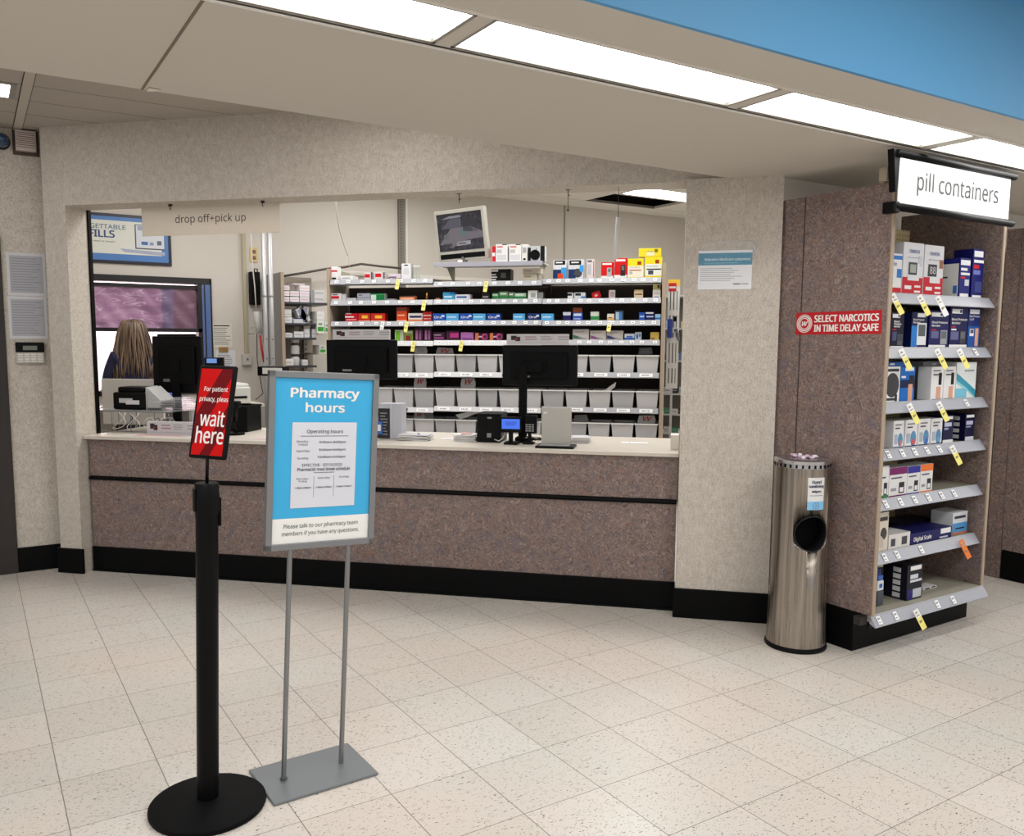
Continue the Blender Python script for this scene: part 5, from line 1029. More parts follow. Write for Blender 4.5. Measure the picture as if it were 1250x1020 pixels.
# brochure rack next to the hours sign
x0, x1 = kx(462, 515, .25), kx(490, 515, .25); zt = kz(478, 492.5, .25)-CT; w_ = x1-x0
m = MB().box(0, w_, .0, .1, 0, zt, mat((178, 180, 188), .45), .003).box(w_*.0, w_*.5, -.002, 0, .004, zt-.03, mat((22, 22, 26), .4)).box(w_*.55, w_*.58, -.004, 0, 0, zt, LGREY)
m.lines(w_*.08, w_*.42, .02, zt-.05, 8, SOFTINK, -.0022, .4).box(-w_*.1, w_*.2, -.02, -.003, .03, .11, mat((60, 100, 180), .5), .003).rect(-w_*.05, w_*.15, .05, .09, -.021, WHITE)
kobj(m, 'brochure_holder', 'grey upright brochure holder with a black and blue front by the hours sign', 'holder', x0, .25, CT)
kobj(MB().box(0, kx(829, 540, .1)-kx(818.5, 540, .1), 0, .12, 0, kz(824, 534, .1)-CT+.01, mat((222, 218, 208), .5), .002), 'white_carton', 'white carton at the right end of the counter against the pillar', 'carton', kx(818.5, 540, .1), .13, CT)

# ================================================================== HEADER HANGINGS
THIN, nt_, b_s = nm('thin_translucent_sign_board'); b_s.inputs['Base Color'].default_value = (*s2l((232, 226, 216)), 1); b_s.inputs['Roughness'].default_value = .35
tl_ = nt_.nodes.new('ShaderNodeBsdfTranslucent'); tl_.inputs[0].default_value = (*s2l((226, 218, 206)), 1); mx_ = nt_.nodes.new('ShaderNodeMixShader'); mx_.inputs[0].default_value = .5
nt_.links.new(b_s.outputs[0], mx_.inputs[1]); nt_.links.new(tl_.outputs[0], mx_.inputs[2]); nt_.links.new(mx_.outputs[0], nt_.nodes['Material Output'].inputs[0])
x0, x1 = kx(173.5, 270, .0), kx(342, 270, .0); z1 = HB; z0 = kz(260, 286, 0)
e = thing('hanging_sign', 'pale hanging sign reading drop off plus pick up under the header', 'sign', 'K', ((x0+x1)/2, 0, HB)); hw = (x1-x0)/2; hh = z0-z1
MB().box(-hw, hw, -.002, .002, hh, -.012, THIN).text('drop off+pick up', .0+hw*.01, hh*.52, hw*1.02, .062, -.002, mat((40, 38, 38), .5), -.012).make('sign_panel', e)
def hook(m, x=0, y=0, z=0): return m.box(x-.012, x+.012, y-.004, y+.004, z-.006, z, MGREY).tube([(x, y, z-.004), (x, y, z-.03), (x+.006, y, z-.036), (x+.008, y, z-.028)], .0025, DARK, 6)
for px in (201, 315):
    MB().box(kx(px, 255, -.06)-(x0+x1)/2-.01, kx(px, 255, -.06)-(x0+x1)/2+.01, -.007, .007, -.014, 0, DARK).tube([(kx(px, 255, -.06)-(x0+x1)/2, -.004, 0), (kx(px, 255, -.06)-(x0+x1)/2, -.006, -.03), (kx(px, 255, -.06)-(x0+x1)/2+.006, -.006, -.034)], .0025, DARK, 6).make('hook', e)
for px, ln, dn in ((560.5, .035, 'small hook under the header above the camera monitor'), (693.5, .09, 'longer hook under the header right of the camera monitor')):
    m = hook(MB()); m.tube([(0, 0, -.02), (0, 0, -.02-ln)], .0018, DARK, 5)
    if ln > .05: m.sph((0, 0, -.02-ln), .006, DARK, n=8)
    kobj(m, 'ceiling_hook', dn, 'hook', kx(px, 240, 0), 0, HB)
m = MB().tube([(0, 0, 0), (0, 0, -.13)], .0015, DARK, 5); zz = kz(755, 265, 0)-HB; z2 = kz(753, 316, 0)-HB
m = MB().tube([(0, 0, 0), (0, 0, zz)], .0015, DARK, 5).tube([(0, 0, zz), (-.012, 0, z2)], .011, WHITE, 12)
kobj(m, 'hanging_tube', 'white tube hanging on a thin wire from the header', 'tube', kx(755, 240, 0)+.0, 0, HB)
pts = [at(px, py, .3, 'K') for px, py in ((410, 246), (411, 262), (415, 282), (421, 302), (425, 312), (426.5, 325))]
m = MB().tube([(p[0]-pts[0][0], 0, p[1]-pts[0][1]) for p in pts[:5]], .0045, WCABLE, 8).tube([(p[0]-pts[0][0], 0, p[1]-pts[0][1]) for p in pts[4:]], .0015, WCABLE, 6).tube([(0, 0, .0), (0, 0, .95)], .0045, WCABLE, 8)
kobj(m, 'hanging_cable', 'white cable hanging down behind the header left of the wall channel', 'cable', pts[0][0], .3, pts[0][1])

# camera monitor on the riser shelf
xa, za = at(537, 317.5, 2.2, 'K'); xb, zb_ = at(595, 313, 2.2, 'K'); wm = math.hypot(xb-xa, zb_-za); hm = kz(533, 255, 2.2)-kz(537, 317, 2.2)
e = thing('camera_monitor', 'grey monitor on the riser shelf showing the security camera view', 'monitor', 'K', ((xa+xb)/2, 2.2, RZ+.001), 0)
T_ = Matrix.Translation((-.012, .03, .03)) @ Matrix.Rotation(math.radians(-22), 4, 'Z') @ Matrix.Rotation(math.radians(9), 4, 'X') @ Matrix.Rotation(math.radians(-1.0), 4, 'Y')
wm *= 1.24; CG = mat((170, 168, 158), .45)
MB().box(-wm/2, wm/2, 0, .05, 0, hm, CG, .006).box(-wm*.4, wm*.4, .05, .09, .04, hm*.9, CG, .02).make('casing', e, loc=(0, 0, 0), rot=T_)
m = MB(); m.box(-wm*.45, wm*.45, -.003, 0, hm*.2, hm*.93, cctvmat()).box(-wm*.45, wm*.45, -.003, 0, hm*.045, hm*.14, BLACK)
EM = lambda c: emis(c, .75, 'camera_feed_grey')
Z_ = lambda u, v: (-wm*.45+wm*.9*u, hm*.2+hm*.73*v)
def fq(pts, c): m.prism([Z_(*p) for p in pts], -.0042, -.003, EM(c), 'y')
fq([(.02, .2), (.3, .6), (.75, .62), (1, .45), (1, .3), (.6, .25), (.3, .08)], (120, 114, 120)); fq([(.08, .6), (.3, .85), (.55, .85), (.55, .62), (.35, .6)], (86, 86, 98)); fq([(.58, .9), (.58, .5), (.9, .45), (.9, .8)], (34, 34, 42))
fq([(.5, .38), (.5, .55), (.68, .55), (.68, .38)], (100, 124, 128)); fq([(.13, .32), (.13, .45), (.24, .45), (.24, .32)], (110, 110, 112)); fq([(.1, .12), (.1, .2), (.3, .2), (.3, .12)], (40, 38, 44)); fq([(.4, .12), (.42, .24), (.72, .24), (.72, .14)], (170, 166, 170)); fq([(.46, .15), (.47, .2), (.62, .2), (.62, .16)], (40, 38, 44))
fq([(0, .92), (0, 1), (1, 1), (1, .94), (.5, .97)], (20, 18, 22)); fq([(.1, .86), (.3, .93), (.55, .93), (.55, .87)], (140, 140, 150))
m.make('screen', e, rot=T_)
MB().box(-.02, .02, .02, .06, 0, .06, mat((90, 90, 88), .5)).box(-.08, .08, -.03, .12, 0, .008, CG, .003).box(-.05, -.01, -.0, .005, .008, .03, WHITE).make('stand', e)

# ================================================================== SECOND SHELVING against the back wall (frame G)
SY = 8.0
def gx_(px, py, y=SY): return at(px, py, y, 'G')[0]
def gz_(px, py, y=SY): return at(px, py, y, 'G')[1]
X0, X1 = gx_(345.5, 390), gx_(404, 390); XT = gz_(346, 332)
e = thing('stock_shelving', 'smaller shelving unit of white boxes left of the main shelving', 'shelving unit', 'G', (X0, SY, 0))
MB().box(-.012, .012, 0, .56, 0, XT, mat((150, 146, 142), .6)).box(-.016, .016, -.006, 0, 0, XT, WOOD).make('side_panel', e)
MB().box(0, X1-X0, .54, .56, 0, XT, mat((150, 140, 128), .7)).make('back_panel', e)
ux = gx_(377, 400, SY+.4)-X0
m = MB().box(ux-.02, ux+.02, .5, .54, 0, XT-.1, mat((150, 145, 136), .5))
for i in range(28): m.box(ux-.006, ux+.006, .499, .5, .6+i*.05, .62+i*.05, BLACK)
m.make('upright', e)
SZ_ = [gz_(375, p) for p in (369, 394.5, 412, 446)]
for i, z in enumerate(SZ_):
    x1 = X1-X0 if i == 0 else gx_(386, 400)-X0; MB().box(.014, x1, .0, .5, z-.02, z, mat((60, 60, 64), .4), .002).make('shelf', e)
SR_ = [gz_(392, p) for p in (406, 431)]
for z in SR_: MB().box(gx_(386.5, 400)-X0, X1-X0, -.04, .5, z-.015, z, mat((196, 190, 176), .5), .002).make('shelf', e)
def sbox(desc, a, b, tp, zb, col, pats=(), y=SY+.03, dep=.15, **k):
    return prod(desc, a, b, tp, zb+.0005, y, 'G', col, pats, (), dep, 'white cartons on the stock shelving', pb=k.get('pb', tp+8), bev=.001)
PKS = [(.1, .9, .45, .55, (210, 150, 170))]; PKT = (222, 216, 222)
cols_ = [(345.8, 353.5), (354.2, 365.3), (366, 377.8)]
hz = gz_(360, 362)-gz_(360, 369)
for i, (a, b) in enumerate(cols_):
    for j in range([3, 2, 3][i]):
        zt_ = SZ_[0]+hz*(j+1)*.98; zb_ = SZ_[0]+hz*j*1.0+.001
        pt2 = 369-7.0*(j+1)+.4
        sbox('small white carton, %s from bottom in the %s stack of the upper stock shelf' % (['lowest', 'second', 'third'][j], ['left', 'middle', 'right'][i]), a, b, pt2, zb_, [PKT, (226, 222, 224), (216, 210, 214)][(i+j) % 3], PKS, pb=pt2+7)
sbox('long white carton with a pink stripe on top of the middle stack', 358, 372, 348.2, SZ_[0]+hz*3+.005, (226, 220, 224), [(0, 1, .4, .6, (216, 150, 160))], y=SY+.06, pb=349)
for j in range(2): sbox('striped white carton, %s in the pair stack right of the upper stock shelf middle' % ['lower', 'upper'][j], 380, 395.5, 369-7.6*(j+1)+.4, SZ_[0]+(gz_(388, 361.4)-gz_(388, 369))*j+.001, (206, 204, 206), [(0, .25, 0, 1, (150, 150, 150)), (.3, .95, .4, .7, (176, 176, 178))], pb=365-7.6*j)
for a, b, tp, z, c_, dn in ((345.8, 356.8, 387, SZ_[1], (216, 216, 218), 'low white carton at the left of the second stock shelf'), (358.5, 369.8, 388, SZ_[1], (206, 208, 214), 'white and navy carton on the second stock shelf'),
                            (345.8, 357, 406, SZ_[2], (214, 214, 216), 'low white carton at the left of the third stock shelf'), (359, 370.8, 404.5, SZ_[2], (222, 222, 222), 'wide white carton on the third stock shelf'), (371.4, 378.2, 401.5, SZ_[2], (216, 216, 218), 'upright white carton on the third stock shelf'), (381, 385, 401.5, SZ_[2], (210, 210, 212), 'thin white carton at the end of the third stock shelf'),
                            (346, 358.5, 438, SZ_[3], (220, 218, 216), 'white carton at the left of the lowest stock shelf'), (369.5, 376, 439, SZ_[3], (216, 216, 216), 'white carton beside the bottle stack on the lowest stock shelf')):
    sbox(dn, a, b, tp, z, c_, [(0, 1, .8, 1, (50, 50, 90))] if 'navy' in dn else [(.1, .8, .4, .55, (176, 176, 180))])
sbox('open white carton on top of the left second shelf carton', 346, 356, 377.5, SZ_[1]+(gz_(350, 387)-gz_(350, 394.5))+.001, (212, 212, 210), [(.0, 1, .3, .36, (170, 170, 170))], pb=386)
for i, px in enumerate((372, 378)):
    m = MB().box(-.045, .045, 0, .1, 0, .16, mat((214, 214, 218), .5), .001).rect(-.03, .03, .02, .14, 0, mat((160, 162, 180), .5))
    tag(m.make('product_box', loc=(gx_(px, 390)-.01*i, SY+.05, SZ_[1]+.012), rot=Matrix.Rotation([.12, -.5][i], 4, 'Y')), ['upright narrow carton leaning right on the second stock shelf', 'tipped carton leaning left on the second stock shelf'][i], 'box')
for a, b, tp, z, c_, dn, gp in ((386.8, 396, 390.5, SR_[0], (214, 220, 210), 'white carton with a green panel on the right stock shelf', 1), (396.6, 403, 393, SR_[0], (206, 212, 202), 'half hidden green marked carton at the shelving edge', 1), (390, 398, 421, SR_[1], (206, 206, 200), 'low carton with a green corner on the lower right stock shelf', 1)):
    sbox(dn, a, b, tp, z, c_, [(.1, .9, .1, .45, (60, 150, 60)), (.2, .7, .6, .75, (120, 130, 120))], y=SY-.01, dep=.2)
sbox('white carton stacked on the green panel carton', 386.8, 396, 380, SR_[0]+(gz_(391, 390.3)-gz_(391, 406))+.001, (222, 220, 216), [(.1, .7, .5, .6, (190, 190, 188))], y=SY-.01, dep=.2, pb=389)
bt = MB().lathe([(0, 0), (.04, 0), (.043, .008), (.043, .07), (.03, .085), (0, .085)], mat((206, 206, 204), .4), 16).lathe([(0, .086), (.032, .086), (.032, .11), (0, .11)], mat((60, 60, 66), .4), 16).make('bottle', loc=(gx_(364, 440), SY+.09, SZ_[3]+.001))
tag(bt, 'white bottle with dark cap, lowest of the bottle column on the stock shelf', 'bottle', 'bottles on the stock shelving')
for j, dn in ((1, 'white bottle with dark cap, second of the bottle column on the stock shelf'), (2, 'white bottle with dark cap, topmost of the bottle column on the stock shelf')):
    c_ = bt.copy(); C.objects.link(c_); c_.location.z += .1115*j; c_['label'] = dn

# items right of the main shelving: slotted white rack and supply shelves
rxk = kx(812, 400, 2.75)
e = thing('slotted_rack', 'tall white slotted plastic rack with a red header right of the main shelving', 'rack', 'K', (kx(821.5, 400, 2.75), 2.75, 0)); zt = kz(822, 341, 2.75); zb_ = kz(820, 474, 2.75)
hw = (kx(828.5, 400, 2.75)-kx(814, 400, 2.75))/2
RW = mat((226, 226, 224), .5)
m = MB().box(-hw, hw, .01, .02, zb_, zt-.06, mat((110, 108, 106), .7))
for x in (-hw, -hw*.45, hw*.12, hw*.62): m.box(x, x+hw*.38, -.005, .01, zb_, zt-.06, RW)
for v in (0, .2, .45, .55, .72, .96): m.box(-hw, hw, -.006, .01, zb_+(zt-.06-zb_)*v, zb_+(zt-.06-zb_)*v+.045, RW)
m.make('slotted_panel', e)
MB().box(-hw, hw, -.006, .02, zt-.06, zt, mat((236, 196, 60), .5)).box(-hw*.9, hw*.4, -.008, -.006, zt-.1, zt-.03, RED).rect(-hw*.8, hw*.3, zt-.075, zt-.058, -.008, WHITE).make('header_card', e)
MB().box(-hw*.95, -hw*.1, -.05, -.007, (zt+zb_)/2-.03, (zt+zb_)/2+.13, mat((40, 66, 160), .4), .006).make('holder', e)['label'] = 'blue plastic holder'
MB().box(hw*.1, hw*.55, -.012, -.007, (zt+zb_)/2+.11, (zt+zb_)/2+.15, BLACK).tube([(hw*.3, -.02, (zt+zb_)/2+.03), (hw*.7, -.03, (zt+zb_)/2+.05), (hw*1.0, -.02, (zt+zb_)/2-.05)], .012, MGREY, 8).make('clip', e)
MB().box(-.01, .01, .0, .02, 0, zb_, LGREY).make('post', e)
e2 = thing('supply_shelving', 'narrow supply shelving crowded with small packs behind the pillar edge', 'shelving unit', 'K', (kx(822, 480, 3.0), 3.0, 0)); sw = .22
zs = [kz(822, p, 3.0) for p in (360, 400, 440, 480, 505, 528)]
for z in zs: MB().box(-sw*.4, sw*1.5, 0, .3, z-.015, z, mat((190, 190, 188), .5)).make('shelf', e2)
MB().box(-sw*.4, sw*1.5, .3, .31, 0, zs[0]+.02, mat((120, 116, 108), .6)).make('back_panel', e2)
ci = 0
cols3 = [((206, 206, 206), 'white'), ((90, 90, 96), 'dark grey'), ((170, 180, 200), 'pale blue'), ((60, 130, 90), 'green'), ((216, 206, 140), 'yellowish'), ((40, 40, 44), 'black'), ((190, 180, 176), 'beige'), ((120, 140, 180), 'slate blue')]
for i, z in enumerate(zs[1:]):
    for j in range(4):
        c_, dn = cols3[(i*3+j*5+2) % 8]; hh = random.uniform(.03, .075) if i < 3 else random.uniform(.03, .055)
        m = MB().box(-.028, .028, 0, .09, 0, hh, mat(c_, .5), .001).rect(-.02, .015, hh*.4, hh*.6, 0, SOFTINK)
        tag(m.make('supply_pack', fr='K', loc=(kx(822, 480, 3.0)-.05+j*.064, 3.01, z+.001)), '%s pack, %s from the left on the %s row of the narrow supply shelving' % (dn, ordi[j], ['highest', 'second', 'third', 'fourth', 'lowest'][i]), 'pack', 'packs on the narrow supply shelving')

# ================================================================== BACK-LEFT WALL: poster, notices, outlets, poles
def wl(px, py, y=WY): return at(px, py, y, 'G')
xr, zb_ = wl(209.5, 325); zt = wl(112, 259)[1]; xl = xr-1.25
e = thing('poster_frame', 'blue and black framed poster about refills high on the pharmacy wall', 'poster', 'G', ((xl+xr)/2, WY-.001, 0)); hw = (xr-xl)/2
MB().box(-hw, hw, -.02, 0, zb_, zt, mat((16, 18, 40), .3), .004).make('frame', e)
a_, b_ = zb_+.028, zt-.028
m = MB().box(-hw+.025, hw-.03, -.0225, -.02, a_, b_, mat((70, 120, 184), .4)).box(-hw+.04, hw-.09, -.0235, -.0225, a_+.06, b_-.035, mat((214, 216, 206), .4))
xe = wl(152.8, 277)[0]-(xl+xr)/2; zc = wl(135, 277)[1]; m.text('UNFORGETTABLE', xe-.265, zc, .53, .042, -.0237, mat((70, 96, 140), .5), .01)
xe = wl(139.5, 285)[0]-(xl+xr)/2; zc = wl(130, 285.5)[1]; m.text('REFILLS', xe-.165, zc, .33, .07, -.0237, mat((44, 60, 120), .5), .03)
xe = wl(140, 295)[0]-(xl+xr)/2; zc = wl(130, 295)[1]; m.text('by text or email.', xe-.11, zc, .22, .02, -.0237, INK)
def R_(p0, p1, c, off): u0, w0 = wl(*p0); u1, w1 = wl(*p1); m.box(u0-(xl+xr)/2, u1-(xl+xr)/2, -.0235-off, -.0235, min(w0, w1), max(w0, w1), mat(c, .4))
R_((163.5, 274), (200.5, 306), (70, 74, 90), .001); R_((165, 275), (200, 304.5), (206, 210, 218), .0018); R_((167, 276), (176, 282), (150, 156, 180), .0024); R_((170, 289), (185, 290), (120, 110, 110), .0024)
R_((172, 295), (180, 299.5), (50, 100, 160), .0024); R_((182, 296), (187, 300), (130, 150, 180), .0024); R_((191, 294.5), (196.5, 300), (90, 96, 110), .0024)
u0, w0 = wl(146, 306); u1, w1 = wl(200, 310); m.prism([(u0-(xl+xr)/2, w0+.02), (u1-(xl+xr)/2+.005, w0+.005), (u1-(xl+xr)/2+.005, w1-.02), (u0-(xl+xr)/2+.04, w0-.01)], -.0258, -.0235, mat((160, 168, 190), .4), 'y')
m.make('poster', e)
def wallpaper(desc, a, b, t_, bt_, col=(216, 212, 200), n=8, name='notice', th=.002, y=WY, fr='G', head=None, grp=None):
    x0, z1 = at(a, t_, y, fr); x1, z0 = at(b, bt_, y, fr); w_, h = x1-x0, z1-z0
    m = MB().box(-w_/2, w_/2, -th, 0, 0, h, mat(col, .6))
    if head: m.rect(-w_/2+w_*.1, w_/2-w_*.1, h*.9, h*.95, -th, head)
    m.lines(-w_*.4, w_*.42, h*.1, h*.86, n, mat((128, 126, 128), .7), -th, .3)
    return tag(m.make(name, fr=fr, loc=((x0+x1)/2, y-.0008, z0)), desc, 'notice', grp)
wallpaper('cream typed notice on the wall above the tan card', 258, 283.5, 395, 424, n=9, head=INK)
wallpaper('white typed sheet on the wall below the tan card', 263, 288, 427.5, 460, (214, 216, 220), 10)
x_, z_ = wl(272.5, 426.5); tag(MB().box(-.045, .045, -.012, 0, -.024, .024, mat((150, 112, 60), .6)).make('card', loc=(x_, WY-.0035, z_)), 'small tan card overlapping the two wall notices', 'card')
m = MB(); (xa, za), (xb, zb2) = wl(296, 280, WY), wl(300.5, 432, WY); m.box(-.018, .018, -.03, 0, zb2-za, .7, mat((178, 168, 140), .5), .003).box(-.05, .04, -.05, 0, zb2-za-.11, zb2-za, mat((196, 192, 184), .5), .004).sph((-.0, -.05, zb2-za-.05), .012, MGREY, n=10)
tag(m.make('conduit', loc=((xa+xb)/2, WY-.001, za)), 'thin cream conduit ending in a switch box on the pharmacy wall', 'conduit')
x_, z_ = wl(309.5, 311); m = MB().box(-.04, .04, -.008, 0, -.075, .075, mat((206, 182, 132), .5), .004)
for dz in (-.03, .03): m.box(-.02, .02, -.011, -.008, dz-.018, dz+.018, mat((120, 86, 50), .5), .002)
tag(m.make('wall_outlet', loc=(x_, WY-.001, z_)), 'tan electrical outlet on the pharmacy wall left of the metal poles', 'outlet')
x0, z1 = wl(306, 331, 8.5); x1, z0 = wl(319.5, 372, 8.5)
tag(MB().box(0, x1-x0, 0, .07, z0, z1, BLACK, .008).tube([(.05, .02, z1-.01), (.05, .02, z1+.03), (.08, .02, z1+.03), (.08, .02, z1-.01)], .006, BLACK, 8).make('wall_speaker', loc=(x0, 8.525, 0)), 'black box mounted on the wall beside the metal poles', 'box')
for i, (a, b, dn) in enumerate(((320.6, 326, 'left'), (328, 334, 'right'))):
    x0 = wl(a, 370, 7.9)[0]; x1 = wl(b, 370, 7.9)[0]
    mt = mat((178, 178, 180), .35, .4); m = MB().tube([(0, 0, 0), (0, 0, PZ-.001)], (x1-x0)/2, mt, 14).cyl(0, 0, 1.9, 1.915, (x1-x0)/2+.003, MGREY, 14)
    for z in (1.25, 1.32, 1.5): m.box(-.004, .004, -(x1-x0)/2-.002, -(x1-x0)/2+.004, z, z+.01, BLACK)
    tag(m.make('metal_pole', loc=((x0+x1)/2, 7.9, 0)), '%s one of the two grey metal poles rising beside the stock shelving' % dn, 'pole', 'grey metal poles')
x_ = wl(337, 390, 8.3)[0]; x0 = wl(323, 400, 8.57)[0]
tag(MB().box(-.012, .012, 0, .03, wl(327, 424)[1]+.05, wl(327, 377)[1], BLACK, .004).make('cable_channel', loc=(x0+.0, 8.568, 0)), 'narrow black strip behind the two metal poles', 'strip')
pts = [wl(*p, 8.3) for p in ((306, 285), (307, 300), (308, 322), (311, 350), (313, 380))]; X_ = pts[0][0]
tag(MB().tube([(p[0]-X_, 0, p[1]) for p in pts], .006, WCABLE, 8).tube([(pts[0][0]-X_, 0, pts[0][1]), (pts[0][0]-X_, 0, PZ-.001)], .005, WCABLE, 8).make('hanging_cable', loc=(X_, 8.3, 0)), 'white cable running down to the white cord reel beside the poles', 'cable')
pts = [wl(*p, 8.27) for p in ((313, 380), (314.5, 392), (317, 408))]; X_ = pts[0][0]
m = MB().tube([(p[0]-X_, 0, p[1]) for p in pts], .032, mat((196, 196, 194), .5), 12); q = [wl(*p, 8.27) for p in ((317, 409), (319, 425), (322, 442))]
m.tube([(p[0]-X_, -.01, p[1]) for p in q], .012, mat((190, 50, 40), .5), 8); q = [wl(*p, 8.27) for p in ((313.5, 408), (314, 440), (319, 470), (321, 480), (312, 488))]; m.tube([(p[0]-X_, 0, p[1]) for p in q], .004, CABLE, 6)
tag(m.make('power_strip', loc=(X_, 8.27, 0)), 'white power strip hanging with a red strap and black cord', 'power strip')
wallpaper('small white label sheet stuck left of the hanging power strip, upper one', 304, 313, 397, 403, n=2); wallpaper('small white label sheet stuck left of the hanging power strip, lower one', 301, 312, 404.5, 410, n=2)
# dark hoses draped across the back wall
q = [wl(*p, 8.45) for p in ((345, 337), (370, 333), (399, 328), (420, 326), (441, 322), (465, 325), (492, 327.5))]; X_ = q[0][0]
tag(MB().tube([(p[0]-X_, 0, p[1]) for p in q], .012, mat((78, 70, 64), .6), 8).make('cable_run', loc=(X_, 8.45, 0)), 'dark cable run sagging along the back wall above the shelving', 'cable')
q = [wl(*p, 8.5) for p in ((413, 331), (450, 330), (535, 330), (620, 331), (700, 333), (790, 335))]; X_ = q[0][0]
tag(MB().box(0, q[-1][0]-X_, 0, .04, q[0][1]-.03, q[0][1]+.01, mat((222, 218, 208), .5), .004).make('wall_raceway', loc=(X_, WY-.041, 0)), 'white raceway running along the back wall just above the shelving', 'raceway')
# work surface at the window with a blue bag
e = thing('work_desk', 'low desk under the drive-through window', 'desk', 'G', (1.3, 8.25, 0))
MB().box(-.7, .5, -.15, .33, .86, .9, CREAMTOP, .003).make('worktop', e); MB().box(-.68, -.64, -.12, .3, 0, .86, LGREY).make('leg', e); MB().box(.43, .47, -.12, .3, 0, .86, LGREY).make('leg', e)
m = MB().sph((0, 0, .05), .15, mat((40, 84, 190), .6), (1.0, .6, .32), 16); x_, z_ = at(203, 478, 8.2, 'G')
tag(m.make('blue_bag', loc=(x_+.03, 8.37, .902)), 'blue bag on the desk seen under the left monitor', 'bag')

# ================================================================== LEFT WALL FITTINGS
x0, z1 = at(6, 307, LWY, 'G'); x1, z0 = at(59, 414, LWY, 'G'); w_, h = x1-x0, z1-z0
for k, (v0, v1, dn) in enumerate(((.5, 1, 'upper one of the two notices in plastic sleeves beside the door'), (0, .5, 'lower one of the two notices in plastic sleeves beside the door'))):
    m = MB().box(-w_/2, w_/2, -.003, 0, h*v0+.002, h*v1-.002, mat((206, 206, 208), .3), .001).box(-w_*.43, w_*.43, -.0045, -.003, h*v0+.02, h*v1-.02, mat((170, 170, 176), .35))
    m.lines(-w_*.4, w_*.4, h*v0+.03, h*v1-.03, 13, mat((140, 140, 148), .5), -.0045, .35, .3)
    tag(m.make('notice', loc=((x0+x1)/2+.004*(1-k), LWY-.0005, z0)), dn, 'notice', 'sleeved notices beside the door')
x0, z1 = at(18.5, 417.5, LWY, 'G'); x1, z0 = at(54.5, 443, LWY, 'G'); w_, h = x1-x0, z1-z0
e = thing('alarm_keypad', 'alarm keypad with a black display below the sleeved notices', 'keypad', 'G', ((x0+x1)/2, LWY-.0005, z0))
MB().box(-w_/2, w_/2, -.025, 0, 0, h*.56, mat((190, 186, 176), .5), .004).box(-w_/2-.001, w_/2+.001, -.027, 0, h*.5, h, BLACK, .006).make('casing', e)
MB().box(-w_*.25, w_*.25, -.0285, -.027, h*.63, h*.83, mat((110, 120, 110), .3)).make('display', e)
m = MB()
for i in range(4):
    for j in range(4): m.box(-w_*.44+i*w_*.23, -w_*.44+i*w_*.23+w_*.18, -.028, -.025, h*.06+j*h*.11, h*.06+j*h*.11+h*.06, mat((228, 226, 220), .5), .001)
m.make('keys', e)
x0, z1 = at(17.5, 160, LWY, 'G'); x1, z0 = at(44, 187.5, LWY, 'G'); w_, h = x1-x0, z1-z0
e = thing('alarm_sounder', 'white louvred alarm sounder on a dark plate high on the left wall', 'sounder', 'G', ((x0+x1)/2, LWY-.0005, z0))
MB().box(-w_*.62, w_*.66, -.012, 0, -.02, h+.04, mat((74, 58, 50), .5), .003).make('back_plate', e)
m = MB().box(-w_/2, w_/2, -.06, -.012, 0, h, mat((200, 186, 180), .5), .004)
for i in range(8): m.prism([(-.0605, h*(.12+.1*i)), (-.066, h*(.09+.1*i)), (-.0605, h*(.16+.1*i))], -w_*.45, w_*.45, mat((226, 214, 210), .5), 'x'); m.box(-w_*.45, w_*.45, -.0608, -.06, h*(.16+.1*i), h*(.185+.1*i), mat((90, 78, 72), .6))
m.make('louvre_box', e)
x_, z_ = at(1.5, 173, LWY, 'G'); r_ = at(12.5, 173, LWY, 'G')[0]-x_
e = thing('strobe_light', 'dark blue dome strobe cut off by the left edge, high on the wall', 'strobe', 'G', (x_, LWY-.0005, z_))
MY = Matrix.Rotation(PI/2, 4, 'X')
MB().lathe([(0, 0), (r_, 0), (r_*.98, .03), (0, .03)], BLACK, 32, M=MY).make('base', e); MB().lathe([(r_*.9, .03), (r_*.86, .06), (r_*.65, .1), (r_*.3, .12), (0, .124)], mat((20, 60, 96), .08, spec=.8), 32, M=MY).make('dome', e)
# notice on the pillar
yk = -.1155; x0, z1 = at(853, 306, yk, 'K'); x1, z0 = at(917, 352.5, yk, 'K'); w_, h = x1-x0, z1-z0
m = MB().box(-w_/2, w_/2, -.002, 0, 0, h, mat((236, 238, 242), .3)); TEAL = mat((30, 134, 170), .3)
m.box(-w_/2, w_/2, -.0028, -.002, h*.62, h*.93, TEAL).text('Attention Medicare customers', .01, h*.77, w_*.86, h*.075, -.0028, mat((206, 226, 232), .5), .02).rect(-w_*.4, w_*.25, h*.665, h*.68, -.0028, mat((120, 184, 206), .5))
m.lines(-w_*.46, w_*.4, h*.2, h*.56, 7, mat((150, 152, 158), .6), -.002, .35, .25).rect(w_*.16, w_*.3, h*.12, h*.145, -.002, INK).rect(w_*.32, w_*.44, h*.12, h*.145, -.002, SOFTINK)
e = tag(m.make('medicare_notice', fr='K', loc=((x0+x1)/2, yk, z0)), 'white and teal notice for Medicare customers in a clear sleeve on the pillar', 'notice')
m = MB().box(-w_*.5, w_*.57, -.0042, -.0036, -.003, h+.045, clearplastic('clear_sleeve_film', (250, 250, 250), .05)).tube([(-w_*.48, -.006, h+.04), (w_*.1, -.008, h+.045), (w_*.5, -.006, h+.042)], .0018, mat((224, 226, 228), .2), 6).tube([(-w_*.49, -.006, h+.004), (w_*.53, -.006, h+.006)], .001, mat((224, 226, 228), .2), 6)
m.tube([(w_*.48, -.008, h+.03), (w_*.53, -.01, h+.01), (w_*.56, -.008, h-.02)], .003, mat((224, 226, 228), .2), 6).make('clear_sleeve', e)
x_, z_ = 3.6, 0
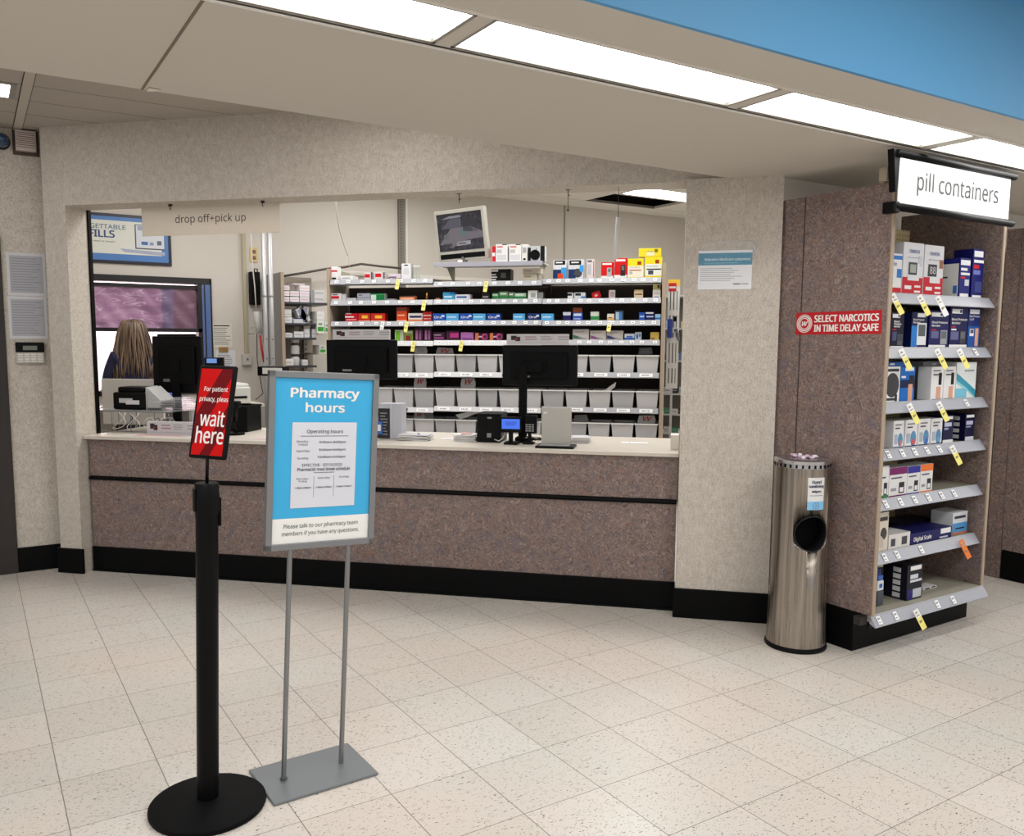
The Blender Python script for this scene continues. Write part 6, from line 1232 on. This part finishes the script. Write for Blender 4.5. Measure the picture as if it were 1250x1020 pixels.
tag(MB().prism([(-.02, -.02), (.02, -.015), (.0, .012), (-.02, .02)], -.0015, 0, mat((226, 220, 206), .6), 'z').make('tape_scrap', loc=(.575, 3.07, SZ-.0025)), 'small pale scrap of tape on the soffit edge at its seam', 'tape')

# ================================================================== PERSON at the window (seen from behind)
PX_, PY_ = 1.235, 7.95; zt = 1.672
pe = thing('person', 'person with long streaked blonde hair in a navy top, seen from behind at the window', 'person', 'G', (PX_, PY_, 0), math.radians(-4))
def skin_obj(name, V, E, R, mt, parent, sub=2, root=0):
    me = bpy.data.meshes.new(name); me.from_pydata(V, E, []); o = bpy.data.objects.new(name, me); C.objects.link(o)
    sk = o.modifiers.new('skin', 'SKIN'); sk.use_smooth_shade = True
    for i, r in enumerate(R): me.skin_vertices[0].data[i].radius = r if isinstance(r, tuple) else (r, r)
    for i in range(len(V)): me.skin_vertices[0].data[i].use_root = (i == root)
    ss = o.modifiers.new('sub', 'SUBSURF'); ss.levels = sub; ss.render_levels = sub
    bpy.context.view_layer.update()
    dg = bpy.context.evaluated_depsgraph_get(); m2 = bpy.data.meshes.new_from_object(o.evaluated_get(dg)); o.modifiers.clear(); o.data = m2
    m2.materials.clear()
    for q in (mt if isinstance(mt, list) else [mt]): m2.materials.append(q)
    for p in m2.polygons: p.use_smooth = True
    o.parent = parent; return o
def ensure_skin(me):
    pass
SKN = mat((214, 166, 140), .5, name='skin'); TOP = mat((24, 26, 62), .8, name='navy_knit'); TRS = mat((30, 30, 36), .8, name='dark_trousers')
V = [(0, 0, .90), (0, 0, 1.05), (0, .0, 1.2), (0, .01, 1.33), (0, .01, 1.40), (0, .02, 1.46), (0, .03, 1.55), (0, .035, 1.62),
     (-.15, .01, 1.34), (-.21, .02, 1.18), (-.23, .12, 1.02), (-.18, .28, 1.0), (-.15, .33, 1.0),
     (.15, .01, 1.34), (.21, .02, 1.18), (.23, .12, 1.02), (.18, .28, 1.0), (.15, .33, 1.0),
     (-.09, 0, .84), (-.1, .01, .46), (-.1, -.01, .09), (-.1, .12, .04), (.09, 0, .84), (.1, .01, .46), (.1, -.01, .09), (.1, .12, .04)]
E_ = [(0, 1), (1, 2), (2, 3), (3, 4), (4, 5), (5, 6), (6, 7), (3, 8), (8, 9), (9, 10), (10, 11), (11, 12), (3, 13), (13, 14), (14, 15), (15, 16), (16, 17), (0, 18), (18, 19), (19, 20), (20, 21), (0, 22), (22, 23), (23, 24), (24, 25)]
R_s = [(.165, .12), (.135, .1), (.15, .11), (.13, .1), (.065, .06), (.05, .05), (.075, .09), (.06, .075), .068, .052, .042, .03, .028, .068, .052, .042, .03, .028, .1, .062, .045, .035, .1, .062, .045, .035]
me0 = bpy.data.meshes.new('person_body')
def body_build():
    o = bpy.data.objects.new('body', me0); C.objects.link(o); me0.from_pydata(V, E_, [])
    sk = o.modifiers.new('skin', 'SKIN')
    for i, r in enumerate(R_s):
        me0.skin_vertices[0].data[i].radius = r if isinstance(r, tuple) else (r, r); me0.skin_vertices[0].data[i].use_root = (i == 0)
    ss = o.modifiers.new('sub', 'SUBSURF'); ss.levels = 2; ss.render_levels = 2
    dg = bpy.context.evaluated_depsgraph_get(); dg.update(); m2 = bpy.data.meshes.new_from_object(o.evaluated_get(dg)); o.modifiers.clear(); o.data = m2
    m2.materials.clear(); [m2.materials.append(q) for q in (SKN, TOP, TRS, BLACK)]
    for p in m2.polygons:
        p.use_smooth = True; c = p.center
        p.material_index = 0 if (c.z > 1.41 or (c.y > .27 and .8 < c.z < 1.2)) else (1 if c.z > .88 else (2 if c.z > .1 else 3))
    o.parent = pe; return o
body_build()
# hands: palm plus five bent fingers each
for s in (-1, 1):
    m = MB(); m.sph((s*.145, .375, 1.0), .036, SKN, (.95, 1.25, .5), 14)
    for k in range(4):
        bx = s*.145+(k-1.5)*.017; ln = [.05, .06, .056, .044][k]
        m.tube([(bx, .405, 1.002), (bx+.001, .405+ln*.45, .998), (bx+.001, .405+ln*.85, .985), (bx, .405+ln, .972)], .0085, SKN, 8, .0065)
    m.tube([(s*.12, .36, 1.0), (s*.098, .385, .994), (s*.094, .41, .986)], .010, SKN, 8, .0075); m.make('hand', pe)
# face (towards the window)
m = MB(); m.sph((0, .035, 1.565), .088, SKN, (.86, 1.0, 1.22), 20).sph((0, .125, 1.555), .014, SKN, (.8, 1, 1.3), 10)
for s in (-1, 1): m.sph((s*.032, .112, 1.58), .011, WHITE, (1, .5, .7), 10).sph((s*.032, .1165, 1.58), .005, INK, (1, .5, 1), 8).sph((s*.078, .03, 1.565), .016, SKN, (.4, .8, 1.3), 10)
m.sph((0, .112, 1.515), .02, mat((176, 90, 90), .5), (1, .3, .35), 10); m.make('face', pe)
# hair: a cap plus long overlapping locks down the back
HM = hairmat(); m = MB()
m.sph((0, .01, 1.575), .098, HM, (.98, 1.08, 1.02), 28)
t2 = bmesh.new(); na, nz = 36, 22; rings = []
for j in range(nz+1):
    f_ = j/nz; z = 1.60-f_*.46; wdt = .102+.068*math.sin(min(1, f_*1.25)*PI/2); dpt = .10-.01*f_; ring = []
    for i in range(na+1):
        a = PI+PI*i/na  # back half
        rr = 1+.03*math.sin(i*1.9+j*.25)+.02*math.sin(i*3.7)
        ring.append(t2.verts.new((wdt*rr*math.cos(a)+.012*math.sin(j*.5+i*.2)*f_, .02+dpt*rr*math.sin(a)-.015*f_, z-(.03*abs(math.sin(i*2.3)) if j == nz else 0))))
    rings.append(ring)
for A, B in zip(rings, rings[1:]):
    for i in range(na): t2.faces.new((A[i], A[i+1], B[i+1], B[i]))
m._join(t2, HM, True)
hl = [mat((112, 90, 72), .5), mat((84, 66, 54), .5), mat((46, 37, 32), .5), mat((140, 119, 98), .5)]
for i in range(64):
    a = PI+.12+(PI-.24)*(i+random.random()*.6)/64; ph = random.random()*6; ln = .42+.06*random.random()
    pts = []
    for j in range(10):
        f_ = j/9
        if f_ < .16: q = f_/.16; rr = .06+.042*q; z = 1.66-.05*q*q
        else: rr = .106+.066*math.sin(min(1, (f_-.16)*1.4)*PI/2); z = 1.61-(f_-.16)*ln*1.12
        pts.append((rr*math.cos(a)+.008*math.sin(f_*7+ph), .015+min(rr, .106)*math.sin(a)*1.03-.012*f_, z))
    m.tube(pts, .0075, hl[random.choice([0, 0, 1, 1, 2, 3])], 6, .003)
m.make('hair', pe)
sc.view_settings.view_transform = 'Standard'; sc.view_settings.look = 'None'; sc.view_settings.gamma = 1; sc.view_settings.use_curve_mapping = False
sc.view_settings.exposure = -0.08
sc.cycles.use_denoising = True
